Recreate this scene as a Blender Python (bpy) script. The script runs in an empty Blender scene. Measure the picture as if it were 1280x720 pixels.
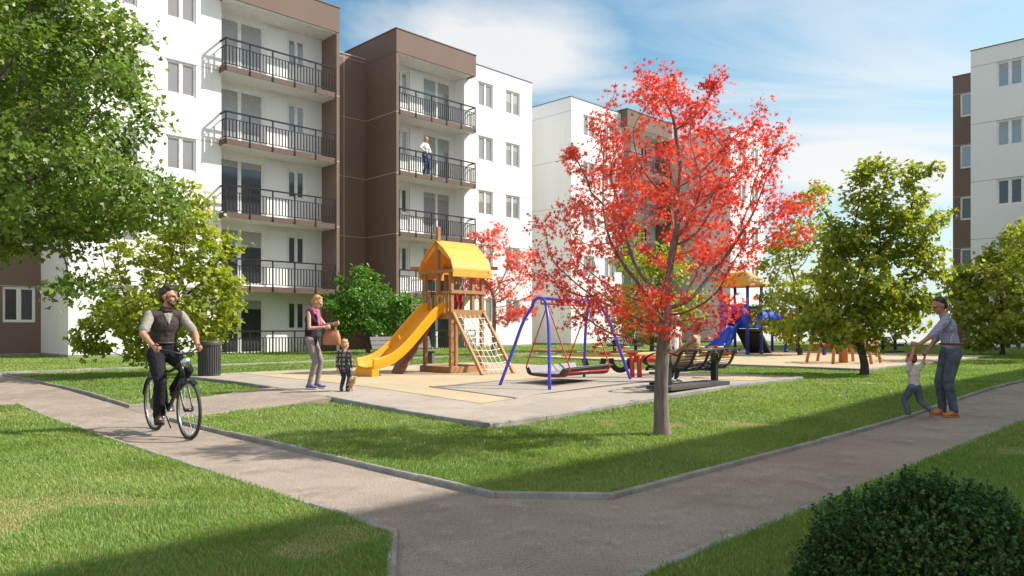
import bpy, bmesh, math, random
import numpy as np
from mathutils import Vector, Matrix, noise
from mathutils.geometry import tessellate_polygon

PI = math.pi
R2 = math.sqrt(0.5)
C = bpy.context.scene.collection
HC, F, HV = 1.36, 928.0, 409.5          # eye height, focal length and horizon row (1280 px wide frame)
rng = np.random.default_rng(7)
random.seed(7)


def rise(y):                             # the site climbs gently away from the junction
    t = min(1.0, max(0.0, (y - 9.5) / 5.5))
    return 0.16 * t * t * (3 - 2 * t)


def W(p, l, dz=0.0):                     # site axes (along the buildings, away from them) -> world
    x, y = (p - l) * R2, (p + l) * R2
    return Vector((x, y, rise(y) + dz))


def PL(x, y):
    return (x + y) * R2, (y - x) * R2


# ---------------------------------------------------------------- object helpers
def tag(o, label=None, cat=None, group=None, kind=None):
    if label: o['label'] = label
    if cat: o['category'] = cat
    if group: o['group'] = group
    if kind: o['kind'] = kind
    return o


def empty(name, loc=(0, 0, 0), rz=0.0, label=None, cat=None, group=None):
    o = bpy.data.objects.new(name, None)
    C.objects.link(o)
    o.location = loc
    o.rotation_euler = (0, 0, rz)
    o.empty_display_size = 0.2
    return tag(o, label, cat, group)


def link(name, me, parent=None, mats=()):
    for m in mats: me.materials.append(m)
    o = bpy.data.objects.new(name, me)
    C.objects.link(o)
    if parent: o.parent = parent
    return o


def copy_tree(o, parent=None):
    c = o.copy()
    C.objects.link(c)
    if parent: c.parent = parent
    for ch in list(o.children): copy_tree(ch, c)
    return c


def structure(o):
    o['kind'] = 'structure'
    return o


class MB:
    """collects shapes and links them as ONE mesh object"""
    def __init__(self, M=None):
        self.v, self.f, self.mi, self.sm = [], [], [], []
        self.M = M or Matrix()

    def add(self, verts, faces, mi=0, smooth=False):
        n = len(self.v)
        self.v += [tuple(self.M @ Vector(p)) for p in verts]
        for f in faces:
            self.f.append(tuple(i + n for i in f)); self.mi.append(mi); self.sm.append(smooth)
        return self

    def box(self, x0, x1, y0, y1, z0, z1, mi=0, M=None):
        vs = [(x0, y0, z0), (x1, y0, z0), (x1, y1, z0), (x0, y1, z0), (x0, y0, z1), (x1, y0, z1), (x1, y1, z1), (x0, y1, z1)]
        if M is not None: vs = [M @ Vector(p) for p in vs]
        return self.add(vs, [(0, 3, 2, 1), (4, 5, 6, 7), (0, 1, 5, 4), (1, 2, 6, 5), (2, 3, 7, 6), (3, 0, 4, 7)], mi)

    def bar(self, a, b, w, t, mi=0, up=(0, 0, 1)):
        """square bar from a to b, w wide across, t thick"""
        a, b = Vector(a), Vector(b)
        d = (b - a)
        L = d.length
        d.normalize()
        up = Vector(up)
        if abs(d.dot(up)) > 0.98: up = Vector((1, 0, 0)) if abs(d.x) < .9 else Vector((0, 1, 0))
        s = d.cross(up).normalized()
        q = s.cross(d).normalized()
        vs = []
        for k in (0, L):
            for i, j in ((-1, -1), (1, -1), (1, 1), (-1, 1)):
                vs.append(a + d * k + s * (i * w / 2) + q * (j * t / 2))
        return self.add(vs, [(0, 1, 2, 3), (7, 6, 5, 4), (0, 4, 5, 1), (1, 5, 6, 2), (2, 6, 7, 3), (3, 7, 4, 0)], mi)

    def tube(self, pts, r, n=8, mi=0, cap=True, smooth=True, closed=False):
        pts = [Vector(p) for p in pts]
        m = len(pts)
        rs = r if isinstance(r, (list, tuple)) else [r] * m
        vs, fs = [], []
        ref = None
        for i in range(m):
            if closed: d = pts[(i + 1) % m] - pts[i - 1]
            else: d = pts[min(i + 1, m - 1)] - pts[max(i - 1, 0)]
            if d.length < 1e-9: d = Vector((0, 0, 1))
            d.normalize()
            if ref is None: ref = Vector((0, 0, 1)) if abs(d.z) < .9 else Vector((1, 0, 0))
            s = d.cross(ref)
            if s.length < 1e-4: s = d.cross(Vector((0, 1, 0)))
            s.normalize()
            q = s.cross(d).normalized()
            ref = q
            for k in range(n):
                a = 2 * PI * k / n
                vs.append(pts[i] + (s * math.cos(a) + q * math.sin(a)) * rs[i])
        for i in range(m if closed else m - 1):
            j = (i + 1) % m
            for k in range(n):
                k2 = (k + 1) % n
                fs.append((i * n + k, i * n + k2, j * n + k2, j * n + k))
        self.add(vs, fs, mi, smooth)
        if cap and not closed:
            self.add(vs[:n], [tuple(range(n))[::-1]], mi)
            self.add(vs[-n:], [tuple(range(n))], mi)
        return self

    def lathe(self, prof, n=24, mi=0, c=(0, 0, 0), smooth=True):
        vs, fs = [], []
        for r, z in prof:
            for k in range(n):
                a = 2 * PI * k / n
                vs.append((c[0] + r * math.cos(a), c[1] + r * math.sin(a), c[2] + z))
        for i in range(len(prof) - 1):
            for k in range(n):
                k2 = (k + 1) % n
                fs.append((i * n + k, i * n + k2, (i + 1) * n + k2, (i + 1) * n + k))
        return self.add(vs, fs, mi, smooth)

    def ball(self, c, r, n=10, mi=0):
        rx, ry, rz = r if isinstance(r, (tuple, list)) else (r, r, r)
        vs, fs = [], []
        for i in range(n + 1):
            t = PI * i / n
            for k in range(2 * n):
                a = PI * k / n
                vs.append((c[0] + rx * math.sin(t) * math.cos(a), c[1] + ry * math.sin(t) * math.sin(a), c[2] + rz * math.cos(t)))
        for i in range(n):
            for k in range(2 * n):
                k2 = (k + 1) % (2 * n)
                fs.append((i * 2 * n + k, (i + 1) * 2 * n + k, (i + 1) * 2 * n + k2, i * 2 * n + k2))
        return self.add(vs, fs, mi, True)

    def prism(self, poly, axis_o, ax, ay, an, t, mi=0, smooth=False):
        """extrude a 2-D outline (in axes ax, ay from axis_o) by t along an"""
        o, ax, ay, an = Vector(axis_o), Vector(ax), Vector(ay), Vector(an)
        n = len(poly)
        a = [o + ax * p + ay * q for p, q in poly]
        b = [p + an * t for p in a]
        tri = tessellate_polygon([[Vector((p, q, 0)) for p, q in poly]])
        self.add(a + b, [tuple(x) for x in tri] + [tuple(i + n for i in x[::-1]) for x in tri], mi)
        self.add(a + b, [(i, (i + 1) % n, (i + 1) % n + n, i + n) for i in range(n)], mi, smooth)
        return self

    def mesh(self, name, fix=True):
        me = bpy.data.meshes.new(name)
        me.from_pydata(self.v, [], self.f)
        me.polygons.foreach_set('material_index', self.mi)
        me.polygons.foreach_set('use_smooth', self.sm)
        if fix:
            bm = bmesh.new(); bm.from_mesh(me)
            bmesh.ops.remove_doubles(bm, verts=bm.verts, dist=1e-5)
            bmesh.ops.recalc_face_normals(bm, faces=bm.faces)
            bm.to_mesh(me); bm.free()
        me.update()
        return me

    def build(self, name, mats, parent=None, bevel=0.0, fix=True):
        if not isinstance(mats, (list, tuple)): mats = [mats]
        o = link(name, self.mesh(name, fix), parent, mats)
        if bevel:
            b = o.modifiers.new('bevel', 'BEVEL'); b.width = bevel; b.segments = 2; b.limit_method = 'ANGLE'; b.angle_limit = 0.7
        return o


# ---------------------------------------------------------------- materials
def nodes(name):
    m = bpy.data.materials.new(name)
    m.use_nodes = True
    nt = m.node_tree
    b = nt.nodes['Principled BSDF']
    return m, nt, b


def mixrgb(nt, fac, a, b, mode='MIX'):
    n = nt.nodes.new('ShaderNodeMix'); n.data_type = 'RGBA'; n.blend_type = mode
    for s, x in ((n.inputs[0], fac), (n.inputs[6], a), (n.inputs[7], b)):
        if hasattr(x, 'is_linked'): nt.links.new(x, s)
        elif isinstance(x, (int, float)): s.default_value = x
        else: s.default_value = (*x, 1)
    return n.outputs[2]


def nz(nt, scale, detail=4, rough=.55, coord='Object', vec=None, stretch=None):
    t = nt.nodes.new('ShaderNodeTexNoise')
    t.inputs['Scale'].default_value = scale; t.inputs['Detail'].default_value = detail; t.inputs['Roughness'].default_value = rough
    tc = nt.nodes.new('ShaderNodeTexCoord')
    src = tc.outputs[coord]
    if stretch:
        mp = nt.nodes.new('ShaderNodeMapping'); mp.inputs['Scale'].default_value = stretch
        nt.links.new(src, mp.inputs[0]); src = mp.outputs[0]
    nt.links.new(src, t.inputs['Vector'])
    return t.outputs['Fac']


def ramp(nt, src, p0, p1, c0=(0, 0, 0), c1=(1, 1, 1)):
    r = nt.nodes.new('ShaderNodeValToRGB')
    r.color_ramp.elements[0].position = p0; r.color_ramp.elements[1].position = p1
    r.color_ramp.elements[0].color = (*c0, 1); r.color_ramp.elements[1].color = (*c1, 1)
    nt.links.new(src, r.inputs[0])
    return r.outputs[0]


def bump(nt, b, src, strength=.3, dist=.02):
    n = nt.nodes.new('ShaderNodeBump'); n.inputs['Strength'].default_value = strength; n.inputs['Distance'].default_value = dist
    nt.links.new(src, n.inputs['Height']); nt.links.new(n.outputs[0], b.inputs['Normal'])


def mat(name, col, rough=.6, metal=0.0, var=.12, scale=6.0, bmp=0.0, bscale=60.0, spec=.5, coat=0.0, stretch=None, dirt=0.0):
    m, nt, b = nodes(name)
    b.inputs['Roughness'].default_value = rough; b.inputs['Metallic'].default_value = metal
    b.inputs['Specular IOR Level'].default_value = spec
    b.inputs['Coat Weight'].default_value = coat
    c = mixrgb(nt, ramp(nt, nz(nt, scale, 5, stretch=stretch), .3, .7), [x * (1 - var) for x in col], [min(1, x * (1 + var)) for x in col])
    if dirt:
        c = mixrgb(nt, ramp(nt, nz(nt, 1.3, 6, .65), .5, .75), c, [x * (1 - dirt) for x in col])
    nt.links.new(c, b.inputs['Base Color'])
    if bmp: bump(nt, b, nz(nt, bscale, 4, stretch=stretch), bmp)
    return m


def leaf_mat(name, c0, c1, c2=None, trans=.4, rough=.45, patch=0.0):
    """foliage: each leaf its own tint from the 'rnd' attribute, light shining through"""
    m, nt, b = nodes(name)
    at = nt.nodes.new('ShaderNodeAttribute'); at.attribute_name = 'rnd'
    r = nt.nodes.new('ShaderNodeValToRGB')
    r.color_ramp.elements[0].color = (*c0, 1); r.color_ramp.elements[1].color = (*(c2 or c1), 1)
    if c2:
        e = r.color_ramp.elements.new(.55); e.color = (*c1, 1)
    nt.links.new(at.outputs['Fac'], r.inputs[0])
    col = r.outputs[0]
    nt.links.new(col, b.inputs['Base Color'])
    b.inputs['Roughness'].default_value = rough
    b.inputs['Specular IOR Level'].default_value = .35
    tr = nt.nodes.new('ShaderNodeBsdfTranslucent')
    hs = nt.nodes.new('ShaderNodeHueSaturation'); hs.inputs['Saturation'].default_value = 1.1; hs.inputs['Value'].default_value = 1.35
    nt.links.new(col, hs.inputs['Color']); nt.links.new(hs.outputs[0], tr.inputs[0])
    mx = nt.nodes.new('ShaderNodeMixShader'); mx.inputs[0].default_value = trans
    nt.links.new(b.outputs[0], mx.inputs[1]); nt.links.new(tr.outputs[0], mx.inputs[2])
    nt.links.new(mx.outputs[0], nt.nodes['Material Output'].inputs[0])
    return m


def ground_mat(name, a, b_, c=None, fine=220.0, bmp=.35, rough=.9, speck=.12, big=.7):
    """trodden mineral surfaces: large stains, medium mottling, fine grain"""
    m, nt, b = nodes(name)
    b.inputs['Roughness'].default_value = rough; b.inputs['Specular IOR Level'].default_value = .25
    c1 = mixrgb(nt, ramp(nt, nz(nt, big, 6, .6), .38, .62), a, b_)
    c1 = mixrgb(nt, ramp(nt, nz(nt, 2.2, 7, .7), .50, .72), c1, [x * .84 for x in b_])
    if c: c1 = mixrgb(nt, ramp(nt, nz(nt, 4.3, 5, .7), .55, .75), c1, c)
    g = ramp(nt, nz(nt, fine, 3, .8), .25, .75, (1 - speck * 2,) * 3, (1 + speck,) * 3)
    fl = ramp(nt, nz(nt, 26, 6, .85), .63, .70)
    c1 = mixrgb(nt, fl, c1, [min(1, x * 1.35) for x in a])
    c2 = mixrgb(nt, 1.0, c1, g, 'MULTIPLY')
    g2 = ramp(nt, nz(nt, 38, 4, .75), .3, .7, (1 - speck,) * 3, (1 + speck * .6,) * 3)
    c3 = mixrgb(nt, 1.0, c2, g2, 'MULTIPLY')
    nt.links.new(c3, b.inputs['Base Color'])
    bump(nt, b, nz(nt, fine * .6, 5, .8), bmp, .01)
    return m


def brick_mat(name, c1, c2, mortar, sx=4.0):
    m, nt, b = nodes(name)
    tc = nt.nodes.new('ShaderNodeTexCoord')
    sep = nt.nodes.new('ShaderNodeSeparateXYZ'); nt.links.new(tc.outputs['Object'], sep.inputs[0])
    ad = nt.nodes.new('ShaderNodeMath'); ad.operation = 'ADD'
    nt.links.new(sep.outputs[0], ad.inputs[0]); nt.links.new(sep.outputs[1], ad.inputs[1])
    cb = nt.nodes.new('ShaderNodeCombineXYZ'); nt.links.new(ad.outputs[0], cb.inputs[0]); nt.links.new(sep.outputs[2], cb.inputs[1])
    t = nt.nodes.new('ShaderNodeTexBrick')
    t.inputs['Scale'].default_value = sx
    t.inputs['Color1'].default_value = (*c1, 1); t.inputs['Color2'].default_value = (*c2, 1); t.inputs['Mortar'].default_value = (*mortar, 1)
    t.inputs['Mortar Size'].default_value = .012; t.inputs['Mortar Smooth'].default_value = .3
    nt.links.new(cb.outputs[0], t.inputs['Vector'])
    c = mixrgb(nt, ramp(nt, nz(nt, .5, 5, .6), .35, .75), t.outputs[0], [x * .82 for x in c1])
    nt.links.new(c, b.inputs['Base Color'])
    b.inputs['Roughness'].default_value = .85
    bump(nt, b, t.outputs['Fac'], -.25, .01)
    return m


def stucco_mat(name, col):
    m, nt, b = nodes(name)
    c = mixrgb(nt, ramp(nt, nz(nt, .35, 6, .6), .3, .75), col, [x * .94 for x in col])
    c = mixrgb(nt, ramp(nt, nz(nt, 1.0, 5, .7, stretch=(2.2, 2.2, .12)), .52, .8), c, [col[0] * .9, col[1] * .885, col[2] * .86])
    nt.links.new(c, b.inputs['Base Color'])
    b.inputs['Roughness'].default_value = .8
    bump(nt, b, nz(nt, 70, 4), .12, .01)
    return m


def glass_mat(name, col, cur=(.3, .3, .3), rough=.06):
    """opaque panes: faint curtain folds, reflections put into the paler tints"""
    m, nt, b = nodes(name)
    w = nt.nodes.new('ShaderNodeTexWave'); w.inputs['Scale'].default_value = 5.0; w.inputs['Distortion'].default_value = 1.5
    tc = nt.nodes.new('ShaderNodeTexCoord'); mp = nt.nodes.new('ShaderNodeMapping'); mp.inputs['Rotation'].default_value = (0, 0, .6)
    nt.links.new(tc.outputs['Object'], mp.inputs[0]); nt.links.new(mp.outputs[0], w.inputs[0])
    c = mixrgb(nt, ramp(nt, w.outputs['Fac'], .2, .9), col, cur)
    nt.links.new(c, b.inputs['Base Color'])
    b.inputs['Roughness'].default_value = rough
    b.inputs['Specular IOR Level'].default_value = .9
    bump(nt, b, nz(nt, .8, 2), .03, .05)
    return m


M = {}
M['white'] = stucco_mat('white_render', (.79, .783, .772))
M['joint'] = mat('dark_joint', (.20, .19, .18), .9)
M['coping'] = mat('roof_coping', (.10, .09, .085), .6)
M['brown'] = brick_mat('brown_brick', (.192, .129, .103), (.172, .115, .091), (.155, .106, .085), 5.0)
M['brownjoint'] = mat('pale_joint', (.42, .36, .32), .9)
M['fascia'] = mat('brown_fascia', (.105, .062, .047), .7)
M['soffit'] = mat('soffit_paint', (.66, .64, .62), .8)
M['frame'] = mat('window_frame_white', (.74, .73, .72), .4)
M['glass'] = glass_mat('curtained_reflection_glass', (.24, .222, .225), (.27, .252, .255))  # grey of the reflection is in the pane colour, plus curtain folds
M['glassdark'] = glass_mat('dark_glass', (.03, .032, .035), (.05, .05, .055))
M['glasssky'] = glass_mat('sky_reflection_glass', (.25, .30, .36), (.32, .37, .42))  # reflected sky painted into the pane colour
M['blind'] = mat('roller_blind', (.34, .335, .32), .5)
M['rail'] = mat('black_rail', (.010, .010, .011), .65, spec=.25)
M['roof'] = mat('roof_felt', (.16, .155, .15), .9)
M['path'] = ground_mat('path_concrete', (.43, .350, .286), (.34, .272, .22), (.50, .43, .37), fine=75, speck=.30, bmp=.6)
M['paving'] = ground_mat('plaza_concrete', (.46, .395, .325), (.395, .337, .28), (.50, .44, .37), fine=110, speck=.2)
M['sand'] = ground_mat('play_sand', (.555, .44, .285), (.495, .39, .25), (.60, .485, .33), fine=160, speck=.16)
M['kerb'] = ground_mat('kerb_concrete', (.39, .368, .335), (.275, .26, .238), (.465, .445, .41), fine=120, speck=.18, big=2.5)
M['bluepaint'] = mat('blue_paint', (.075, .068, .55), .35, var=.05)
M['redpaint'] = mat('red_paint', (.52, .03, .03), .4, var=.06)
M['blueplastic'] = mat('blue_plastic', (.022, .06, .50), .32, var=.05)
M['redplastic'] = mat('red_plastic', (.58, .02, .03), .35, var=.05)
M['yellowpaint'] = mat('yellow_paint', (.70, .44, .05), .45, var=.08)
M['orangeplastic'] = mat('orange_yellow_plastic', (.82, .34, .012), .33, var=.04)
M['tarp'] = mat('yellow_tarpaulin', (.84, .34, .032), .6, var=.05, bmp=.15, bscale=18)
M['orangepaint'] = mat('orange_paint', (.62, .20, .025), .4, var=.06)
M['wood'] = mat('pine_wood', (.36, .185, .075), .65, var=.28, scale=9, bmp=.2, bscale=40, stretch=(6, 6, .8))
M['greywood'] = mat('grey_wood', (.16, .15, .14), .8, var=.25, scale=10, bmp=.2, stretch=(2, 8, 8))
M['purplewood'] = mat('stained_plank', (.26, .165, .13), .8, var=.25, scale=8, bmp=.2)
M['rope'] = mat('white_rope', (.66, .62, .54), .9)
M['darksteel'] = mat('dark_steel', (.028, .028, .028), .45, metal=.3, var=.25)
M['rubber'] = mat('rubber', (.02, .02, .02), .8)
M['seatgrey'] = mat('grey_seat', (.24, .23, .23), .7)
M['seatdark'] = mat('dark_seat_panel', (.055, .045, .038), .6)
M['pad'] = ground_mat('swing_pad', (.43, .37, .31), (.385, .33, .275), fine=150)
M['darkconc'] = ground_mat('dark_concrete', (.11, .105, .10), (.085, .08, .078), fine=120)
M['bin'] = mat('bin_metal', (.075, .073, .075), .5, metal=.2)
M['steel'] = mat('bright_steel', (.55, .55, .55), .28, metal=1.0)
M['bark'] = mat('bark', (.16, .125, .10), .9, var=.35, scale=14, bmp=.6, bscale=30, stretch=(3, 3, .6))
M['barkgrey'] = mat('grey_maple_bark', (.20, .162, .138), .85, var=.35, scale=10, bmp=.7, bscale=24, stretch=(3, 3, .45))
M['barkdark'] = mat('dark_bark', (.085, .066, .05), .9, var=.35, scale=14, bmp=.6, bscale=30, stretch=(3, 3, .6))
SKY_TINT = (.83, 1.15, 1.10)
SKY_PALE = (5.4, 5.9, 6.1)
SKY_CLOUD = (6.5, 6.4, 6.3)
EXPOSURE = 0.66
SHADE_Y = 6.6
SHADE_X1 = -8.0
# ================================================================ numpy meshes
def np_mesh(name, V, T, rnd=None, smooth=False):
    me = bpy.data.meshes.new(name)
    V = np.ascontiguousarray(V, np.float32); T = np.ascontiguousarray(T, np.int32)
    me.vertices.add(len(V)); me.vertices.foreach_set('co', V.ravel())
    k = T.shape[1]
    me.loops.add(T.size); me.loops.foreach_set('vertex_index', T.ravel())
    me.polygons.add(len(T))
    me.polygons.foreach_set('loop_start', np.arange(0, T.size, k, dtype=np.int32))
    me.polygons.foreach_set('loop_total', np.full(len(T), k, np.int32))
    if smooth: me.polygons.foreach_set('use_smooth', np.ones(len(T), bool))
    if rnd is not None:
        a = me.attributes.new('rnd', 'FLOAT', 'POINT')
        a.data.foreach_set('value', np.ascontiguousarray(rnd, np.float32))
    me.update(calc_edges=True)
    return me


def vnoise(x, y, s, seed=0):
    """smooth value noise on arrays"""
    r = np.random.default_rng(seed).random((64, 64))
    x, y = x * s, y * s
    xi, yi = np.floor(x).astype(int), np.floor(y).astype(int)
    fx, fy = x - xi, y - yi
    fx, fy = fx * fx * (3 - 2 * fx), fy * fy * (3 - 2 * fy)
    g = lambda i, j: r[(xi + i) % 64, (yi + j) % 64]
    return (g(0, 0) * (1 - fx) + g(1, 0) * fx) * (1 - fy) + (g(0, 1) * (1 - fx) + g(1, 1) * fx) * fy


def rise_np(y):
    t = np.clip((y - 9.5) / 5.5, 0, 1)
    return 0.16 * t * t * (3 - 2 * t)


# ================================================================ ground
def sheet(mb, p0, p1, l0, l1, dz=0.0, step=.8, mi=0):
    n, m = max(1, int(math.ceil((p1 - p0) / step))), max(1, int(math.ceil((l1 - l0) / step)))
    vs = []
    for i in range(n + 1):
        for j in range(m + 1):
            p, l = p0 + (p1 - p0) * i / n, l0 + (l1 - l0) * j / m
            vs.append(W(p, l, dz(p, l) if callable(dz) else dz))
    fs = [(i * (m + 1) + j, (i + 1) * (m + 1) + j, (i + 1) * (m + 1) + j + 1, i * (m + 1) + j + 1) for i in range(n) for j in range(m)]
    mb.add(vs, fs, mi)


def poly(mb, pts, dz):
    vs = [W(p, l, dz) for p, l in pts]
    tri = tessellate_polygon([[Vector((p, l, 0)) for p, l in pts]])
    mb.add(vs, [tuple(t) for t in tri])


M['soil'] = ground_mat('lawn_soil', (.15, .215, .045), (.19, .22, .065), (.30, .25, .12), fine=90, speck=.3, big=.9)
M['farground'] = ground_mat('far_ground', (.52, .51, .49), (.46, .455, .44), fine=30, speck=.25, big=.08)
M['grass'] = leaf_mat('grass_blades', (.122, .215, .036), (.255, .36, .09), (.50, .41, .20), trans=.40, rough=.5)

g = MB()
s = 900
g.add([(-s, -s, -.03), (s, -s, -.03), (s, s, -.03), (-s, s, -.03)], [(0, 1, 2, 3)])
structure(g.build('ground', M['farground'], fix=False))

g = MB(); sheet(g, -14, 66, -12, 38, 0.0, 1.0); structure(g.build('path', M['path'], fix=False))
g = MB(); sheet(g, 4.05, 6.72, 10.9, 12.95, lambda p, l: .004 + .098 * min(1, max(0, (p - 4.2) / 2.4)), .4)
for l_ in (10.9, 12.95):                 # the ramp's flanks
    for i_ in range(7):
        a_, b_ = 4.05 + 2.67 * i_ / 7, 4.05 + 2.67 * (i_ + 1) / 7
        f_ = lambda p: .004 + .098 * min(1, max(0, (p - 4.2) / 2.4))
        g.add([W(a_, l_, -.03), W(b_, l_, -.03), W(b_, l_, f_(b_)), W(a_, l_, f_(a_))], [(0, 1, 2, 3)])
structure(g.build('footpath', M['path'], fix=False))

LAWNS = [  # rho0, rho1, lambda0, lambda1
    (4.10, 6.7, 4.3, 11.0), (6.7, 16.1, 3.62, 7.1), (16.1, 20.4, 3.62, 22.0), (20.4, 62, 3.62, 7.3), (20.4, 62, 19.5, 22.0),
    (34, 62, 7.3, 19.5), (4.15, 6.7, 12.85, 22.0), (6.7, 16.1, 17.4, 22.0)]
LAWN_B = [(2.0, 62, 23.1, 38)]
LAWN_L = [(-12, 2.86, 3.95, 14.2), (-12, 2.3, 3.2, 3.95)]
LAWN_R = [(2.3, 62, -8, 2.32)]
CORNERS = {'a': [(4.10, 4.3), (4.72, 3.62), (6.7, 3.62), (6.7, 4.3)], 'l': [(2.3, 3.2), (2.86, 3.95), (2.3, 3.95)]}
for rects, corner in ((LAWNS, 'a'), (LAWN_B, None), (LAWN_L, 'l'), (LAWN_R, None)):
    g = MB()
    for r in rects: sheet(g, *r, .036, 1.0)
    if corner: poly(g, CORNERS[corner], .036)
    structure(g.build('lawn', M['soil'], fix=False))

# plaza and play sand
g = MB(); sheet(g, 6.7, 16.1, 7.1, 17.4, .10, .7); structure(g.build('plaza', M['paving'], fix=False))
g = MB(); sheet(g, 7.95, 14.3, 8.65, 17.2, .105, .7); sheet(g, 14.3, 15.9, 7.35, 17.2, .105, .7); structure(g.build('sand', M['sand'], fix=False))
g = MB(); sheet(g, 20.4, 34, 7.3, 19.5, .10, .9); structure(g.build('sand', M['sand'], fix=False))


def kerb(pts, w=.056, top=.050, bot=-.03, wob=.006, name='kerb', mat_='kerb', seg=1.0):
    """run of kerb stones along a line in site axes"""
    g = MB()
    for a, b in zip(pts[:-1], pts[1:]):
        d = math.hypot(b[0] - a[0], b[1] - a[1])
        n = max(1, round(d / seg))
        nx, ny = -(b[1] - a[1]) / d * w / 2, (b[0] - a[0]) / d * w / 2
        for i in range(n):
            t0, t1 = i / n + .0025 / (d / n) / n * 1.0, (i + 1) / n - .0025 / (d / n) / n
            if i == 0: t0 = -w * .5 / d
            if i == n - 1: t1 = 1 + w * .5 / d
            j0 = random.uniform(-wob, wob); j1 = random.uniform(-wob, wob); jz = random.uniform(-wob, wob)
            e = .010
            vs = []
            for t, j in ((t0, j0), (t1, j1)):
                p, l = a[0] + (b[0] - a[0]) * t, a[1] + (b[1] - a[1]) * t
                for q, z in ((-1, bot), (-1, top - e), (-1 + 2 * e / w, top), (1 - 2 * e / w, top), (1, top - e), (1, bot)):
                    vs.append(W(p + nx * q + j, l + ny * q + j, z + jz))
            g.add(vs, [(k, k + 1, k + 7, k + 6) for k in range(5)] + [(5, 4, 3, 2, 1, 0), (6, 7, 8, 9, 10, 11)])
    return structure(g.build(name, M[mat_]))


kerb([(6.7, 11.04), (4.10, 11.04), (4.10, 4.3), (4.72, 3.62), (62, 3.62)])
kerb([(6.68, 12.82), (4.12, 12.82), (4.12, 22.0), (62, 22.0)])
kerb([(-12, 14.2), (2.86, 14.2), (2.86, 3.95), (2.3, 3.2), (-12, 3.2)], top=.052)
kerb([(62, 2.32), (2.3, 2.32), (1.8, 1.6), (1.8, -8)], top=.05, wob=.012)
kerb([(2.0, 38), (2.0, 23.1), (62, 23.1)])
kerb([(6.7, 12.8), (6.7, 17.4), (16.1, 17.4), (16.1, 7.1), (6.7, 7.1), (6.7, 11.05)], w=.10, top=.112)
kerb([(34, 7.3), (20.4, 7.3), (20.4, 19.5)], w=.10, top=.112)

# ================================================================ grass
def blades(rects, polys, name, seed):
    r = np.random.default_rng(seed)
    P, L = [], []
    for (a, b, c, d) in rects:
        a2, b2, c2, d2 = max(a, -6), min(b, 52), max(c, -3), min(d, 36)
        # stratify by cells so that far cells get few blades
        cell = 1.0
        for p in np.arange(a2, b2, cell):
            for l in np.arange(c2, d2, cell):
                pw, lw = min(cell, b2 - p), min(cell, d2 - l)
                y = (p + l + (pw + lw) / 2) * R2; x = (p - l + (pw - lw) / 2) * R2
                if y < 1.2 or abs(x) > .78 * y + 1.5: continue
                dens = 6500 * min(1.0, (5.5 / max(y, 1)) ** 1.75)
                if y > 33: dens *= .7
                n = r.poisson(dens * pw * lw)
                P.append(p + r.random(n) * pw); L.append(l + r.random(n) * lw)
    for pts in polys:
        n = 4200
        ps = np.array(pts); lo, hi = ps.min(0), ps.max(0)
        p, l = lo[0] + r.random(n) * (hi[0] - lo[0]), lo[1] + r.random(n) * (hi[1] - lo[1])
        ok = np.zeros(n, bool); j = len(ps) - 1
        for i in range(len(ps)):
            c = ((ps[i, 1] > l) != (ps[j, 1] > l)) & (p < (ps[j, 0] - ps[i, 0]) * (l - ps[i, 1]) / (ps[j, 1] - ps[i, 1] + 1e-12) + ps[i, 0])
            ok ^= c; j = i
        P.append(p[ok]); L.append(l[ok])
    P, L = np.concatenate(P), np.concatenate(L)
    x, y = (P - L) * R2, (P + L) * R2
    z = rise_np(y) + .035
    n = len(x)
    tuft = vnoise(x, y, 3.1, 3)
    bare = vnoise(x, y, .9, 5) * .6 + vnoise(x, y, 2.3, 6) * .4
    h = (.014 + .018 * r.random(n) + .016 * tuft) * np.where(bare > .74, .55, 1.0)
    tall = r.random(n) > .985
    h[tall] *= 1.7
    w = np.maximum(.0030, .00062 * y) * (.7 + .6 * r.random(n))
    h = h * (1 + .012 * np.maximum(0, y - 8))
    a = r.random(n) * 2 * PI
    lean = h * (.25 + .75 * r.random(n)); la = a + PI / 2 + r.normal(0, .6, n)
    # tufts lean together
    tw = vnoise(x, y, 1.7, 9) * 6
    dx, dy = np.cos(la) * .6 + np.cos(tw) * .5, np.sin(la) * .6 + np.sin(tw) * .5
    ex, ey = np.cos(a) * w, np.sin(a) * w
    V = np.empty((n, 5, 3), np.float32)
    V[:, 0] = np.stack([x - ex, y - ey, z - .004], 1); V[:, 1] = np.stack([x + ex, y + ey, z - .004], 1)
    mx, my, mz = x + dx * lean * .35, y + dy * lean * .35, z + h * .62
    V[:, 2] = np.stack([mx + ex * .75, my + ey * .75, mz], 1); V[:, 3] = np.stack([mx - ex * .75, my - ey * .75, mz], 1)
    V[:, 4] = np.stack([x + dx * lean, y + dy * lean, z + h], 1)
    base = (np.arange(n) * 5)[:, None]
    T = np.concatenate([base + [0, 1, 2], base + [0, 2, 3], base + [3, 2, 4]], 0)
    big = vnoise(x, y, .45, 11) * .5 + vnoise(x, y, 1.4, 12) * .5
    c = .02 + .50 * big + .28 * r.random(n)
    dry = (r.random(n) > .965) | ((bare > .71) & (r.random(n) < (bare - .71) * 6))
    c = np.where(dry, .80 + .2 * r.random(n), c)
    me = np_mesh(name, V.reshape(-1, 3), T, np.repeat(c, 5))
    return link(name, me, None, [M['grass']])


for i, (rects, polys) in enumerate(((LAWNS, [CORNERS['a']]), (LAWN_B, []), (LAWN_L, [CORNERS['l']]), (LAWN_R, []))):
    o = blades(rects, polys, 'grass', 20 + i)
    tag(o, ['mown grass of the middle lawn around the playground', 'strip of mown grass along the apartment fronts', 'sunlit mown grass of the lower left lawn',
            'shaded mown grass around the round bush'][i], 'grass', kind='stuff')
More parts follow.
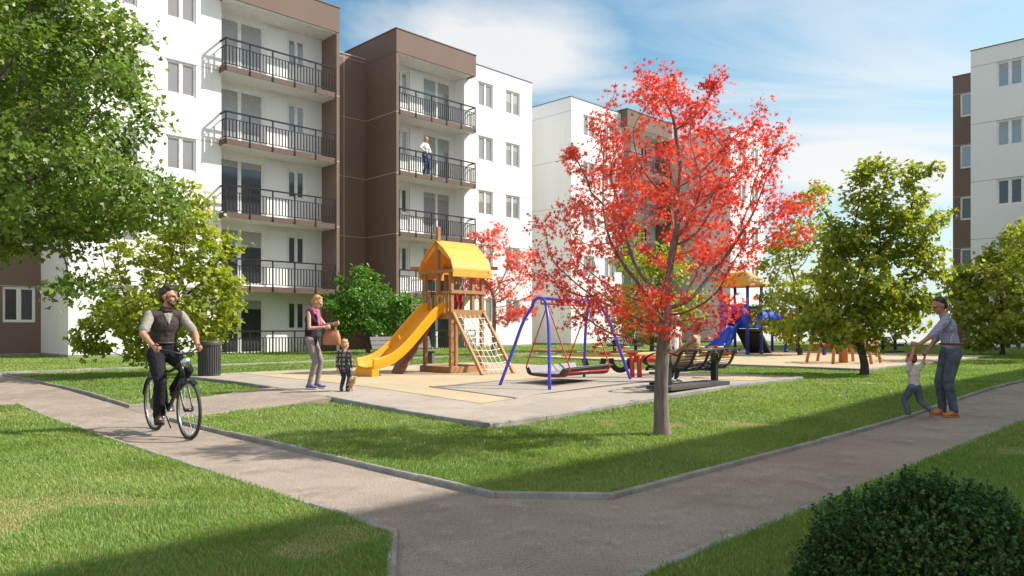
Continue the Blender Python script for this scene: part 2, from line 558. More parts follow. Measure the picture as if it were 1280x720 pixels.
# ================================================================ apartment blocks
ST = 3.17                       # storey height
BASE = .16


WR = random.Random(12)


class Blk:
    """one building with its own axes: x along the front, y into the building"""
    def __init__(self, name, label, ang, x0, y0, cat='building', group=None):
        self.x0, self.y0 = x0, y0
        a = math.radians(ang)
        loc = (x0 * math.cos(a) - y0 * math.sin(a), x0 * math.sin(a) + y0 * math.cos(a), BASE)
        self.root = empty(name, loc, a, label, cat, group)
        self.T = Matrix.Translation((-x0, -y0, -BASE))

    def mb(self): return MB(self.T)


def facade(mb, o, e, nn, s0, s1, z0, z1, holes=(), depth=.13, mi=0):
    """wall sheet with real openings and their reveals"""
    o, e, nn = Vector(o), Vector(e), Vector(nn)
    ss = sorted({s0, s1, *[h[0] for h in holes], *[h[1] for h in holes]})
    zs = sorted({z0, z1, *[h[2] for h in holes], *[h[3] for h in holes]})
    P = lambda s, z, d=0.0: o + e * s + Vector((0, 0, z)) - nn * d
    for a, b in zip(ss[:-1], ss[1:]):
        for c, d in zip(zs[:-1], zs[1:]):
            m, n = (a + b) / 2, (c + d) / 2
            if any(h[0] < m < h[1] and h[2] < n < h[3] for h in holes): continue
            mb.add([P(a, c), P(b, c), P(b, d), P(a, d)], [(0, 1, 2, 3)], mi)
    for a, b, c, d in holes:
        for (p, q) in (((a, c), (b, c)), ((b, c), (b, d)), ((b, d), (a, d)), ((a, d), (a, c))):
            mb.add([P(*p), P(*q), P(*q, depth), P(*p, depth)], [(0, 1, 2, 3)], mi)


def obox(mb, o, e, nn, s0, s1, z0, z1, d0, d1, mi=0):
    """box in facade axes, from depth d0 to d1 inwards (negative = proud)"""
    o, e, nn = Vector(o), Vector(e), Vector(nn)
    P = lambda s, z, d: o + e * s + Vector((0, 0, z)) - nn * d
    vs = [P(s, z, d) for d in (d0, d1) for s, z in ((s0, z0), (s1, z0), (s1, z1), (s0, z1))]
    mb.add(vs, [(0, 1, 2, 3), (7, 6, 5, 4), (0, 4, 5, 1), (1, 5, 6, 2), (2, 6, 7, 3), (3, 7, 4, 0)], mi)


def opening(bk, o, e, nn, s0, s1, z0, z1, kind='window', glass='glass', blind=0.0, panes=2, dep=.13):
    g = bk.mb()
    fw = .07
    for a, b, c, d in ((s0, s0 + fw, z0, z1), (s1 - fw, s1, z0, z1), (s0 + fw, s1 - fw, z0, z0 + fw), (s0 + fw, s1 - fw, z1 - fw, z1)):
        obox(g, o, e, nn, a, b, c, d, dep - .085, dep)
    w = (s1 - s0) / panes
    for i in range(1, panes):
        c = s0 + w * i
        obox(g, o, e, nn, c - .055, c + .055, z0 + fw, z1 - fw, dep - .075, dep - .004)
    # slim inner sash
    for i in range(panes):
        a, b = s0 + w * i + (.055 if i else fw), s0 + w * (i + 1) - (.055 if i < panes - 1 else fw)
        for q in ((a, a + .03, z0 + fw, z1 - fw), (b - .03, b, z0 + fw, z1 - fw), (a + .03, b - .03, z0 + fw, z0 + fw + .035), (a + .03, b - .03, z1 - fw - .035, z1 - fw)):
            obox(g, o, e, nn, *q, dep - .055, dep - .006)
    fr = g.build(kind, M['frame'], bk.root, fix=False)
    g = bk.mb()
    obox(g, o, e, nn, s0 + .02, s1 - .02, z0 + .02, z1 - .02, dep - .028, dep + .01)
    g.build('pane', M[glass], fr, fix=False)
    if blind:
        g = bk.mb()
        if True:
            obox(g, o, e, nn, s0 + .09, s1 - .09, z1 - .09 - (z1 - z0) * blind, z1 - .09, dep - .034, dep - .030)
        g.build('blind', M['blind'], fr, fix=False)
    return fr


def railing(bk, x0, x1, y, ybackL, ybackR, zf):
    """black balcony rail: posts, top rail, mid rail, balusters; returns to the wall where given"""
    g = bk.mb()
    n = round((x1 - x0) / 1.035)
    st = (x1 - x0) / n
    for i in range(n + 1):
        x = x0 + st * i
        g.box(x - .03, x + .03, y - .022, y + .022, zf - .20, zf + 1.20)
        g.box(x - .035, x + .035, y - .036, y - .0222, zf - .21, zf - .03)
    runs = [((x0, y), (x1, y), n * 7)]
    if ybackL: runs.append(((x0, y), (x0, ybackL), max(2, int((ybackL - y) / .148))))
    if ybackR: runs.append(((x1, y), (x1, ybackR), max(2, int((ybackR - y) / .148))))
    for (a, b, k) in runs:
        g.bar((*a, zf + 1.20), (*b, zf + 1.20), .07, .06)
        g.bar((*a, zf + .90), (*b, zf + .90), .036, .03)
        g.bar((*a, zf + .12), (*b, zf + .12), .036, .03)
        for i in range(1, k):
            t = i / k
            p = (a[0] + (b[0] - a[0]) * t, a[1] + (b[1] - a[1]) * t)
            g.bar((*p, zf + .12), (*p, zf + .90), .042, .035)
    return g.build('railing', M['rail'], bk.root, fix=False)


EX, FR = Vector((1, 0, 0)), Vector((0, -1, 0))
TOPW, TOPB = 16.65, 16.86


def white_part(bk, x0, x1, y, wins, back, side_lo=True, side_hi=True, blinds=None, glass='glass', top=TOPW, storeys=range(5), split=None, upper='glass'):
    holes = [(a, b, ST * (k + 1) - .13 - 1.42, ST * (k + 1) - .13) for k in storeys for a, b in wins]
    g = bk.mb()
    facade(g, (0, y, 0), EX, FR, x0, x1, -.1, top, holes)
    if side_lo: facade(g, (x0, 0, 0), Vector((0, 1, 0)), Vector((-1, 0, 0)), y, back, -.1, top)
    if side_hi: facade(g, (x1, 0, 0), Vector((0, 1, 0)), Vector((1, 0, 0)), y, back, -.1, top)
    facade(g, (0, back, 0), EX, Vector((0, 1, 0)), x0, x1, -.1, top)
    g.add([(x0, y, top - .25), (x1, y, top - .25), (x1, back, top - .25), (x0, back, top - .25)], [(0, 1, 2, 3)], 2)
    for k in range(1, 6):
        z = ST * k - .11
        segs = [(x0, x1)]
        g.box(x0 - .003, x1 + .003, y - .004, y + .05, z - .010, z + .010, 1)
        if side_lo: g.box(x0 - .004, x0 + .05, y - .003, back, z - .0101, z + .0101, 1)
    g.build('wall', [M['white'], M['joint'], M['roof']], bk.root, fix=False)
    g = bk.mb()
    g.box(x0 - .03, x1 + .03, y - .03, y + .18, top - .002, top + .045)
    g.box(x0 - .031, x0 + .18, y + .18, back, top - .002, top + .045)
    g.box(x1 - .18, x1 + .031, y + .18, back, top - .002, top + .045)
    g.build('coping', M['coping'], bk.root, fix=False)
    for k in storeys:
        for i, (a, b) in enumerate(wins):
            opening(bk, (0, y, 0), EX, FR, a, b, ST * (k + 1) - .13 - 1.42, ST * (k + 1) - .13, 'window', upper if k > 2 else glass, WR.choice([0, 0, 0, 0, .22, .4]))
    # plinth
    g = bk.mb()
    g.box(x0 - .02, x1 + .02, y - .025, y + .05, -.1, .32)
    if side_lo: g.box(x0 - .025, x0 + .05, y + .05, back, -.1, .32)
    g.build('plinth', M['kerb'], bk.root, fix=False)


def brown_sheet(bk, o, e, nn, s0, s1, z0, z1, holes=(), name='brown_wall'):
    g = bk.mb()
    facade(g, o, e, nn, s0, s1, z0, z1, holes)
    for k in range(1, 6):
        if z0 < ST * k - .1 < z1:
            obox(g, o, e, nn, s0, s1, ST * k - .115, ST * k - .085, -.004, .02, 1)
    return g.build(name, [M['brown'], M['brownjoint']], bk.root, fix=False)


def recess_part(bk, x0, x1, fin, yf, yw, yb, back, door, win, panel, over, drs, glasses, seed=1):
    """stack of balconies between the white wall and the brown fin; fin = 'lo' or 'hi' side"""
    r = random.Random(seed)
    fx0, fx1 = (x0 - .16, x0) if fin == 'lo' else (x1, x1 + .16)
    bx0, bx1 = (fx0, x1 + over) if fin == 'lo' else (x0 - over, fx1)
    # brown fin / side wall
    g = bk.mb()
    sx = fx0 if fin == 'lo' else fx1
    nx = Vector((-1, 0, 0)) if fin == 'lo' else Vector((1, 0, 0))
    facade(g, (sx, 0, 0), Vector((0, 1, 0)), nx, yf, back, -.1, 15.66)
    facade(g, (0, yf, 0), EX, FR, fx0, fx1, -.1, 15.66)
    facade(g, (fx0 + fx1 - sx, 0, 0), Vector((0, 1, 0)), -nx, yf, yb, -.1, 15.66)
    for k in range(1, 6):
        z = ST * k - .10
        obox(g, (sx, 0, 0), Vector((0, 1, 0)), nx, yf, back, z - .022, z + .022, -.004, .02, 1)
        obox(g, (0, yf, 0), EX, FR, fx0, fx1, z - .022, z + .022, -.004, .02, 1)
    g.build('brown_wall', [M['brown'], M['brownjoint']], bk.root, fix=False)
    # parapet box above the balconies
    g = bk.mb()
    g.box(bx0 - .01, bx1, yf - .02, back - .01, 15.66, TOPB)
    g.build('parapet', M['brown'], bk.root, fix=False)
    g = bk.mb()
    g.box(bx0 - .04, bx1 + .03, yf - .05, yf + .16, TOPB - .002, TOPB + .045)
    g.box(bx0 - .041, bx0 + .16, yf + .16, back, TOPB - .002, TOPB + .045)
    g.box(bx1 - .16, bx1 + .031, yf + .16, back, TOPB - .002, TOPB + .045)
    g.build('coping', M['coping'], bk.root, fix=False)
    g = bk.mb()
    g.box(x0 + .004, x1 - .004, yf + .03, yb, 15.60, 15.657)
    g.build('soffit', M['soffit'], bk.root, fix=False)
    # back wall of the recess
    holes = []
    for k in range(5):
        zf = ST * k
        holes.append((*door, zf + .14, zf + 2.72)); holes.append((*win, zf + 1.25, zf + 2.62))
    g = bk.mb()
    facade(g, (0, yb, 0), EX, FR, x0, x1, -.1, 15.66, holes)
    wx = x1 if fin == 'lo' else x0
    facade(g, (wx, 0, 0), Vector((0, 1, 0)), Vector((-1, 0, 0)) if fin == 'lo' else Vector((1, 0, 0)), yw, yb, -.1, 15.66)
    for k in range(5):
        g.box(panel[0], panel[1], yb - .07, yb + .01, ST * k + .01, ST * k + 2.80)
    g.build('recess_wall', M['white'], bk.root, fix=False)
    for k in range(5):
        zf = ST * k
        opening(bk, (0, yb, 0), EX, FR, *door, zf + .14, zf + 2.72, 'balcony_door', glasses[k], r.choice([.16, .22, .28]) if k in (0, 1, 3, 4) else .12)
        opening(bk, (0, yb, 0), EX, FR, *win, zf + 1.25, zf + 2.62, 'window', 'glassdark' if k < 3 else glasses[k])
        g = bk.mb()
        bx = (x0 - .0, x1 + over) if fin == 'lo' else (x0 - over, x1)
        if k:
            g.box(bx[0] + .001, bx[1] - .001, yf + .02, yw - .003, zf - .20, zf)
            g.box(x0 + .003, x1 - .003, yw - .003, yb - .002, zf - .199, zf)
            g.box(bx[0] - .002, bx[1], yf - .012, yf + .02, zf - .21, zf + .03, 1)
            ex = bx[1] if fin == 'lo' else bx[0]
            g.box(ex - .012, ex + .012, yf + .02, yw - .003, zf - .21, zf + .03, 1)
        else:
            g.box(bx[0] + .001, bx[1] - .001, yf + .02, yw - .003, -.1, .16)
            g.box(x0 + .003, x1 - .003, yw - .003, yb - .002, -.1, .159)
        g.build('balcony_slab', [M['soffit'], M['fascia']], bk.root, fix=False)
        railing(bk, bx[0] + .05 if fin == 'hi' else x0 + .05, bx[1] - .05 if fin == 'lo' else x1 - .05, yf, (yw - .01) if fin == 'hi' else None, (yw - .01) if fin == 'lo' else None, zf)


LF = 31.4
# ---- block at the left edge
b = Blk('apartment_building', 'large white and brown apartment block at the left behind the cyclist', 45, 8.05, LF, group='five storey apartment blocks')
white_part(b, 8.05, 13.98, LF + .56, [(9.29, 10.53), (11.64, 12.88)], 46, side_hi=False, upper='glass')
recess_part(b, 13.98, 19.40, 'hi', LF, LF + .56, LF + 1.37, 46, (14.05, 16.36), (17.58, 18.5), (16.45, 17.5), .10, None, ['glassdark', 'glassdark', 'glassdark', 'glass', 'glass'], 3)
hs = [(a, a + 1.15, ST * (k + 1) - .13 - 1.46, ST * (k + 1) - .13) for k in range(5) for a in (2.2, 6.70)]
brown_sheet(b, (0, LF + 4.6, 0), EX, FR, -3, 8.05, -.1, TOPB, hs, 'brown_wall')
for h in hs: opening(b, (0, LF + 4.6, 0), EX, FR, *h, 'window', 'glassdark')
g = b.mb(); g.box(-3, 8.03, LF + 4.57, LF + 4.65, -.1, .30); g.build('plinth', M['kerb'], b.root)

# ---- middle block with its stair link
b = Blk('apartment_building', 'white and brown apartment block with a woman on its balcony, behind the wooden tower', 45, 22.94, LF, group='five storey apartment blocks')
recess_part(b, 23.10, 28.10, 'lo', LF, LF + .56, LF + 1.37, 46, (25.77, 27.79), (23.85, 24.72), (24.8, 25.7), .38, None, ['glassdark', 'glassdark', 'glass', 'glass', 'glass'], 5)
white_part(b, 28.10, 33.73, LF + .56, [(29.18, 30.35), (31.43, 32.63)], 46, side_lo=False)
brown_sheet(b, (0, LF + 2.8, 0), EX, FR, 19.58, 22.92, -.1, 15.9, name='stair_wall')
g = b.mb(); g.box(19.58, 22.92, LF + 2.77, LF + 3.0, 15.9, 15.96); g.box(21.55, 21.60, LF + 2.794, LF + 2.82, 0, 15.88)
g.build('coping', M['brownjoint'], b.root, fix=False)

# ---- block behind the red maple
b = Blk('apartment_building', 'white apartment block with brown balconies, mostly hidden by the big red tree', 45, 37.5, LF, group='five storey apartment blocks')
white_part(b, 37.5, 43.05, LF + .56, [(38.75, 39.95), (41.05, 42.2)], 46, side_hi=False)
recess_part(b, 43.05, 48.45, 'hi', LF, LF + .56, LF + 1.37, 46, (43.3, 45.5), (46.6, 47.5), (45.6, 46.5), .10, None, ['glassdark'] * 5, 7)
g = b.mb(); facade(g, (0, LF + 4.4, 0), EX, FR, 33.75, 37.48, -.1, 15.6); g.build('link_wall', M['white'], b.root)
brown_sheet(b, (0, LF + 2.8, 0), EX, FR, 48.62, 51.88, -.1, 15.9, name='stair_wall')

# ---- the block standing forward at the end of the row
b = Blk('apartment_building', 'plain white apartment block end standing forward behind the blue play tower', 45, 51.9, 28.3, group='five storey apartment blocks')
white_part(b, 51.9, 57.4, 28.3, [(53.1, 54.3), (55.3, 56.4)], 44)

# ---- right-hand block, its front turned to the lawn
b = Blk('apartment_building', 'shaded white apartment block with a brown corner at the right edge', -45, -11.1, 47.0, group='five storey apartment blocks')
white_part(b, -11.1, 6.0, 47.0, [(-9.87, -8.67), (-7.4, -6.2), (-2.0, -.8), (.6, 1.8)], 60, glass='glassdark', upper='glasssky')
hs = [(-12.80, -11.75, ST * (k + 1) - .13 - 1.42, ST * (k + 1) - .13) for k in range(5)]
brown_sheet(b, (0, 51.8, 0), EX, FR, -13.2, -11.1, -.1, TOPB, hs)
brown_sheet(b, (-13.2, 0, 0), Vector((0, 1, 0)), Vector((-1, 0, 0)), 51.8, 60, -.1, TOPB)
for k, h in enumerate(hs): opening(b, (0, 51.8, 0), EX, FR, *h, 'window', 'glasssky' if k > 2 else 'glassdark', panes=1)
g = b.mb(); g.box(-13.24, -11.1, 51.77, 51.95, TOPB, TOPB + .05); g.build('coping', M['coping'], b.root)

# ---- neighbouring block beyond the right edge: it throws the long shade over the path
b = Blk('apartment_building', 'white apartment block out of view beyond the right edge, shading the path', 225, -43.0, SHADE_Y, group='five storey apartment blocks')
white_part(b, -43.0, SHADE_X1, SHADE_Y, [(-41.5 + 3 * i, -40.3 + 3 * i) for i in range(10)], SHADE_Y + 12)
# ================================================================ trees
def colonize(start, trunk, attr, step, di, dk, up=.08, iters=140, seed=0, jit=.12):
    """branches that grow towards points spread through the crown"""
    r = np.random.default_rng(seed)
    pos, par = [np.array(start, float)], [-1]
    for q in trunk:
        q = np.array(q, float)
        n = max(1, int(np.linalg.norm(q - pos[-1]) / step))
        a = pos[-1]
        for i in range(1, n + 1):
            pos.append(a + (q - a) * i / n); par.append(len(pos) - 2)
    A = attr.copy()
    P = np.array(pos)
    nearest = np.full(len(A), 1e9); ni = np.zeros(len(A), int)
    d = np.linalg.norm(A[:, None] - P[None], axis=2); ni = d.argmin(1); nearest = d.min(1)
    for it in range(iters):
        m = nearest < di
        if not m.any():
            di *= 1.5
            if di > 12: break
            continue
        tgt = np.unique(ni[m])
        new, newp = [], []
        for t in tgt:
            s = A[m & (ni == t)]
            v = s - pos[t]
            v = (v / (np.linalg.norm(v, axis=1)[:, None] + 1e-9)).sum(0)
            v = v / (np.linalg.norm(v) + 1e-9) + np.array([0, 0, up]) + r.normal(0, jit, 3)
            v /= np.linalg.norm(v) + 1e-9
            q = pos[t] + v * step
            new.append(q); newp.append(t)
        k0 = len(pos)
        pos += new; par += newp
        N = np.array(new)
        d = np.linalg.norm(A[:, None] - N[None], axis=2)
        dm = d.min(1); da = d.argmin(1) + k0
        up_ = dm < nearest
        nearest = np.where(up_, dm, nearest); ni = np.where(up_, da, ni)
        keep = nearest > dk
        A, nearest, ni = A[keep], nearest[keep], ni[keep]
        if len(A) == 0: break
    return np.array(pos), np.array(par)


def wood_mesh(mb, pos, par, r_base, r_tip=.006, flare=1.5, minr=.0, nsides=7):
    n = len(pos)
    kids = [[] for _ in range(n)]
    for i in range(1, n): kids[par[i]].append(i)
    tips = np.zeros(n)
    for i in range(n - 1, -1, -1):
        tips[i] = max(1, sum(tips[c] for c in kids[i]))
    p = math.log(max(2, tips[0])) / math.log(r_base / r_tip)
    rad = r_tip * tips ** (1 / p)
    # chains
    stack = [(0, None)]
    while stack:
        i, frm = stack.pop()
        chain = [] if frm is None else [frm]
        c = i
        while True:
            chain.append(c)
            if not kids[c]: break
            ks = sorted(kids[c], key=lambda q: -tips[q])
            for q in ks[1:]: stack.append((q, c))
            c = ks[0]
        rs = [rad[q] for q in chain]
        if frm is not None: rs[0] = rs[1] if len(rs) > 1 else rs[0]
        if max(rs) < minr: continue
        pts = [pos[q].copy() for q in chain]
        # smooth the line a little
        for _ in range(2):
            for k in range(1, len(pts) - 1): pts[k] = pts[k] * .5 + (pts[k - 1] + pts[k + 1]) * .25
        if frm is None:
            L = .0
            for k in range(len(pts)):
                z = pts[k][2] - pts[0][2]
                rs[k] *= 1 + (flare - 1) * math.exp(-z / (r_base * 2.2))
        rs[-1] = min(rs[-1], r_tip) * .5
        ns = nsides + 5 if rs[0] > .05 else (nsides if rs[0] > .02 else 4)
        if len(pts) > 1: mb.tube([Vector(q) for q in pts], rs, ns, cap=False)
    return rad, tips, kids


def star_leaf():
    pts = []
    for k in range(5):
        a = PI / 2 + (k - 2) * 1.05
        L = (1.0, .88, .62)[abs(k - 2)]
        if k > 0:
            am = a - .525
            pts.append((.27 * math.cos(am), .27 * math.sin(am), .02))
        pts.append((L * math.cos(a), L * math.sin(a), -.10))
    pts.append((.05, -.14, 0)); pts.insert(0, (-.05 + .1, -.14, 0)) if False else None
    V = np.array([(0, 0, .03)] + pts)
    n = len(pts)
    T = np.array([(0, i + 1, (i + 1) % n + 1) for i in range(n)])
    return V, T


def oval_leaf():
    V = np.array([(0, -.05, 0), (.34, .32, .10), (.30, .66, .08), (0, 1.0, -.10), (-.30, .66, .08), (-.34, .32, .10), (0, .45, 0)])
    T = np.array([(6, 0, 1), (6, 1, 2), (6, 2, 3), (6, 3, 4), (6, 4, 5), (6, 5, 0)])
    return V - np.array([0, .4, 0]), T


def lobed_leaf():
    """broad leaf with three blunt lobes"""
    V = np.array([(0, -.1, 0), (.45, .05, .08), (.62, .42, .02), (.30, .45, .06), (.22, .78, .03), (0, 1.05, -.12), (-.22, .78, .03), (-.30, .45, .06), (-.62, .42, .02), (-.45, .05, .08), (0, .4, 0)])
    T = np.array([(10, i, (i + 1) % 10) for i in range(10)])
    return V - np.array([0, .4, 0]), T


def leaf_cloud(centers, out, size, tmpl, seed, flat=.5, var=.3, droop=.2, rnd=None):
    r = np.random.default_rng(seed)
    V0, T0 = tmpl
    n = len(centers)
    nrm = r.normal(0, 1, (n, 3)) * (1 - flat) + np.array([0, 0, 1.0]) * flat + out * .45
    nrm /= np.linalg.norm(nrm, axis=1)[:, None] + 1e-9
    t = r.normal(0, 1, (n, 3)) + out * .8 - np.array([0, 0, droop])
    t -= nrm * (t * nrm).sum(1)[:, None]
    t /= np.linalg.norm(t, axis=1)[:, None] + 1e-9
    s = np.cross(t, nrm)
    sz = size * (1 + var * r.uniform(-1, 1, n))
    V = centers[:, None] + (s[:, None] * V0[None, :, 0, None] + t[:, None] * V0[None, :, 1, None] + nrm[:, None] * V0[None, :, 2, None]) * sz[:, None, None]
    T = (np.arange(n) * len(V0))[:, None, None] + T0[None]
    if rnd is None: rnd = r.random(n)
    return V.reshape(-1, 3), T.reshape(-1, 3), np.repeat(rnd, len(V0))


def crown_points(lobes, n, clumps, sigma, seed, shell=.55):
    """points gathered in clumps through a crown made of several lobes"""
    r = np.random.default_rng(seed)
    vol = np.array([l[3] * l[4] * l[5] for l in lobes]) ** .8
    cc = []
    for k in r.choice(len(lobes), clumps, p=vol / vol.sum()):
        l = lobes[k]
        d = r.normal(0, 1, 3); d /= np.linalg.norm(d)
        cc.append(np.array(l[:3]) + d * np.array(l[3:]) * (shell + (1 - shell) * r.random()) ** .6)
    cc = np.array(cc)
    pts = cc[r.integers(0, clumps, n)] + r.normal(0, 1, (n, 3)) * sigma * np.array([1, 1, .7])
    return pts, cc


def tree(name, label, base, trunk, lobes, r_base, leaf, wood, lsize, nleaf, tmpl, seed, clumps=60, sigma=.22, natt=900, step=.14, flat=.45, group=None,
         spread=.10, r_tip=.005, up=.06, droop=.2, thr=3, cat='tree', di=1.6, dk=None, tint=.4, outw=1.0):
    base = Vector(base)
    root = empty(name, base, 0, label, cat, group)
    att, cc = crown_points(lobes, natt, clumps, sigma, seed)
    att = att[att[:, 2] > .25]
    pos, par = colonize((0, 0, -.05), trunk, att, step, di, dk or step * 1.6, up, seed=seed)
    mb = MB()
    rad, tips, kids = wood_mesh(mb, pos, par, r_base, r_tip)
    mb.build('trunk', M[wood], root, fix=False)
    r = np.random.default_rng(seed + 1)
    cand = np.where(tips <= thr)[0]
    cand = cand[pos[cand, 2] > .3]
    wgt = np.where(tips[cand] <= 1, 1.0, .55)
    pick = r.choice(cand, nleaf, p=wgt / wgt.sum())
    off = r.normal(0, spread, (nleaf, 3)) * np.array([1, 1, .75])
    cen = pos[pick] + off
    mid = np.array([l[:3] for l in lobes]).mean(0) - np.array([0, 0, .4])
    out = cen - mid; out /= np.linalg.norm(out, axis=1)[:, None] + 1e-9
    # each clump of leaves has a tint of its own
    d = vnoise(cen[:, 0] + cen[:, 2] * .7 + 40, cen[:, 1] + cen[:, 2] * .4 + 40, 1.6, seed)
    rnd = np.clip(tint * d + (1 - tint) * r.random(nleaf), 0, 1)
    V, T, a = leaf_cloud(cen, out * outw, lsize, tmpl, seed + 2, flat, droop=droop, rnd=rnd)
    link('crown', np_mesh('crown', V, T, a), root, [M[leaf]])
    return root


def px(u, v, Y): return ((u - 640) / F * Y, Y, HC - (v - HV) / F * Y)


def lobes_px(base, Y, L, depth=.9):
    """ellipsoid lobes measured as (column, row, half width, half height), set round a trunk at depth Y"""
    out = []
    for k, (u, v, a, b, *dy) in enumerate(L):
        x, y, z = px(u, v, Y)
        s = Y / F
        out.append((x - base[0], (dy[0] if dy else 0.0), z - base[2], a * s, a * s * depth, b * s))
    return out


M['leafred'] = leaf_mat('maple_leaves_red', (.53, .052, .038), (.76, .120, .090), (.88, .29, .155), trans=.42, rough=.5)
M['leafpink'] = leaf_mat('maple_leaves_pale_red', (.58, .09, .07), (.76, .17, .13), (.82, .26, .18), trans=.45, rough=.5)
M['leafgreen'] = leaf_mat('leaves_fresh_green', (.07, .135, .022), (.17, .26, .046), (.34, .40, .09), trans=.44, rough=.4)
M['leafyellow'] = leaf_mat('leaves_yellow_green', (.15, .205, .022), (.31, .365, .045), (.56, .54, .09), trans=.48, rough=.42)
M['leafolive'] = leaf_mat('leaves_olive_green', (.15, .19, .024), (.31, .35, .05), (.54, .53, .095), trans=.5, rough=.42)
M['leafdeep'] = leaf_mat('leaves_deep_green', (.05, .135, .018), (.11, .24, .034), (.20, .33, .055), trans=.35, rough=.4)
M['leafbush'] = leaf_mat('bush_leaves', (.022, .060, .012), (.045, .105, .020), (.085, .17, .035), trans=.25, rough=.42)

# ---- the red maple in the middle
B0 = px(828, 537, 9.17); B0 = (B0[0], B0[1], .055)
tree('maple_tree', 'tall red leaved maple standing on the middle lawn in front of the swing', B0,
     [(-.02, 0, .35), (-.01, 0, .8), (.02, .01, 1.2), (.05, .02, 1.55)],
     [(0.0, 0, 3.35, 1.05, 1.0, 1.0), (.28, 0, 4.1, .45, .45, .55), (.05, 0, 2.5, 1.5, 1.4, .68), (-1.05, -.15, 2.2, .52, .6, .55), (1.25, .1, 2.75, .50, .6, .6),
      (-.5, -.45, 1.58, .80, .6, .32), (-.1, -.55, 1.47, .5, .4, .2), (.36, -.45, 1.55, .5, .5, .22), (.2, 0, 4.5, .22, .22, .25), (-.3, 0, 4.1, .25, .3, .25), (-.85, 0, 3.3, .52, .6, .52), (.9, 0, 3.4, .60, .6, .6), (-.6, -.3, 1.62, .75, .5, .28)],
     .084, 'leafred', 'barkgrey', .046, 13200, star_leaf(), 11, clumps=150, sigma=.13, natt=2000, step=.08, flat=.25, spread=.062, r_tip=.0028, thr=3, di=1.7, tint=.35, up=.10)

# ---- the big green tree at the left edge
Yt = 12.6
B1 = px(-95, 500, Yt); B1 = (B1[0], Yt, rise(Yt) + .06)
tree('leafy_tree', 'big fresh green tree filling the upper left corner', B1, [(.0, 0, .9), (.15, 0, 1.7), (.4, 0, 2.5), (.7, 0, 3.3)],
     lobes_px(B1, Yt, [(45, 130, 140, 140), (-20, 60, 160, 150), (105, 245, 105, 62, -.4), (178, 272, 50, 44, -.2), (82, 385, 20, 40), (78, 372, 22, 40), (30, 265, 80, 52), (-45, 230, 150, 88), (112, 85, 48, 75), (85, 20, 50, 50)]),
     .19, 'leafgreen', 'bark', .076, 33000, lobed_leaf(), 23, clumps=170, sigma=.26, natt=1900, step=.14, flat=.35, spread=.14, r_tip=.005, thr=3, di=1.6)

# ---- yellow-green trees
Yt = 17.8
B2 = px(192, 470, Yt); B2 = (B2[0], Yt, rise(Yt) + .06)
tree('leafy_tree', 'low bushy yellow green tree right behind the cyclist', B2, [(.03, 0, .5), (-.03, 0, .9), (.05, 0, 1.4)],
     lobes_px(B2, Yt, [(190, 345, 95, 95), (245, 300, 42, 72), (258, 385, 38, 50), (130, 400, 48, 45), (110, 425, 25, 22), (200, 410, 70, 35)]),
     .085, 'leafyellow', 'barkdark', .112, 6800, lobed_leaf(), 31, clumps=80, sigma=.24, natt=900, step=.15, flat=.45, spread=.12, thr=3)

Yt = 18.1
B3 = px(1080, 474, Yt); B3 = (B3[0], Yt, rise(Yt) + .06)
tree('leafy_tree', 'yellow green tree with a crooked trunk in front of the second play area', B3, [(.04, 0, .25), (-.06, 0, .55), (-.16, 0, .95), (-.22, 0, 1.5), (-.1, 0, 2.2)],
     lobes_px(B3, Yt, [(1080, 350, 62, 62), (1094, 238, 20, 40), (1092, 228, 18, 36), (1096, 272, 30, 40), (1052, 275, 18, 34), (1152, 255, 15, 42), (1150, 262, 16, 42), (1122, 305, 32, 46), (1150, 325, 18, 30), (1028, 385, 30, 34), (1050, 412, 38, 20), (1128, 378, 32, 36), (1000, 398, 16, 18)]),
     .085, 'leafolive', 'barkdark', .10, 11000, lobed_leaf(), 41, clumps=120, sigma=.18, natt=1500, step=.15, flat=.4, spread=.13, thr=3, tint=.5)

Yt = 30.0
B4 = px(1000, 446, Yt); B4 = (B4[0], Yt, rise(Yt) + .06)
tree('leafy_tree', 'slim yellow green tree half hidden behind the crooked trunk tree', B4, [(0, 0, .8), (.05, 0, 1.6), (0, 0, 2.4)],
     lobes_px(B4, Yt, [(1000, 345, 38, 70), (1008, 255, 22, 42), (985, 400, 32, 34)]),
     .08, 'leafolive', 'barkdark', .16, 4200, oval_leaf(), 43, clumps=45, sigma=.30, natt=500, step=.22, spread=.17)

Yt = 35.7
B5 = px(815, 444, Yt); B5 = (B5[0], Yt, rise(Yt) + .06)
tree('leafy_tree', 'yellow green tree behind the red maple trunk', B5, [(0, 0, .7), (.05, 0, 1.4), (0, 0, 2.2)],
     lobes_px(B5, Yt, [(815, 365, 52, 52), (812, 318, 34, 32), (850, 372, 26, 34), (785, 390, 26, 28)]),
     .09, 'leafyellow', 'barkdark', .19, 3800, oval_leaf(), 45, clumps=50, sigma=.34, natt=500, step=.25, spread=.19)

Yt = 31.0
B6 = px(1253, 447, Yt); B6 = (B6[0], Yt, rise(Yt) + .06)
tree('leafy_tree', 'yellow green tree before the shaded block at the right edge', B6, [(0, 0, .7), (.04, 0, 1.3), (0, 0, 2.0)],
     lobes_px(B6, Yt, [(1245, 365, 44, 50), (1268, 330, 36, 36), (1212, 375, 24, 40), (1238, 405, 40, 24)]),
     .08, 'leafolive', 'barkdark', .16, 5200, lobed_leaf(), 47, clumps=60, sigma=.30, natt=600, step=.22, spread=.17)

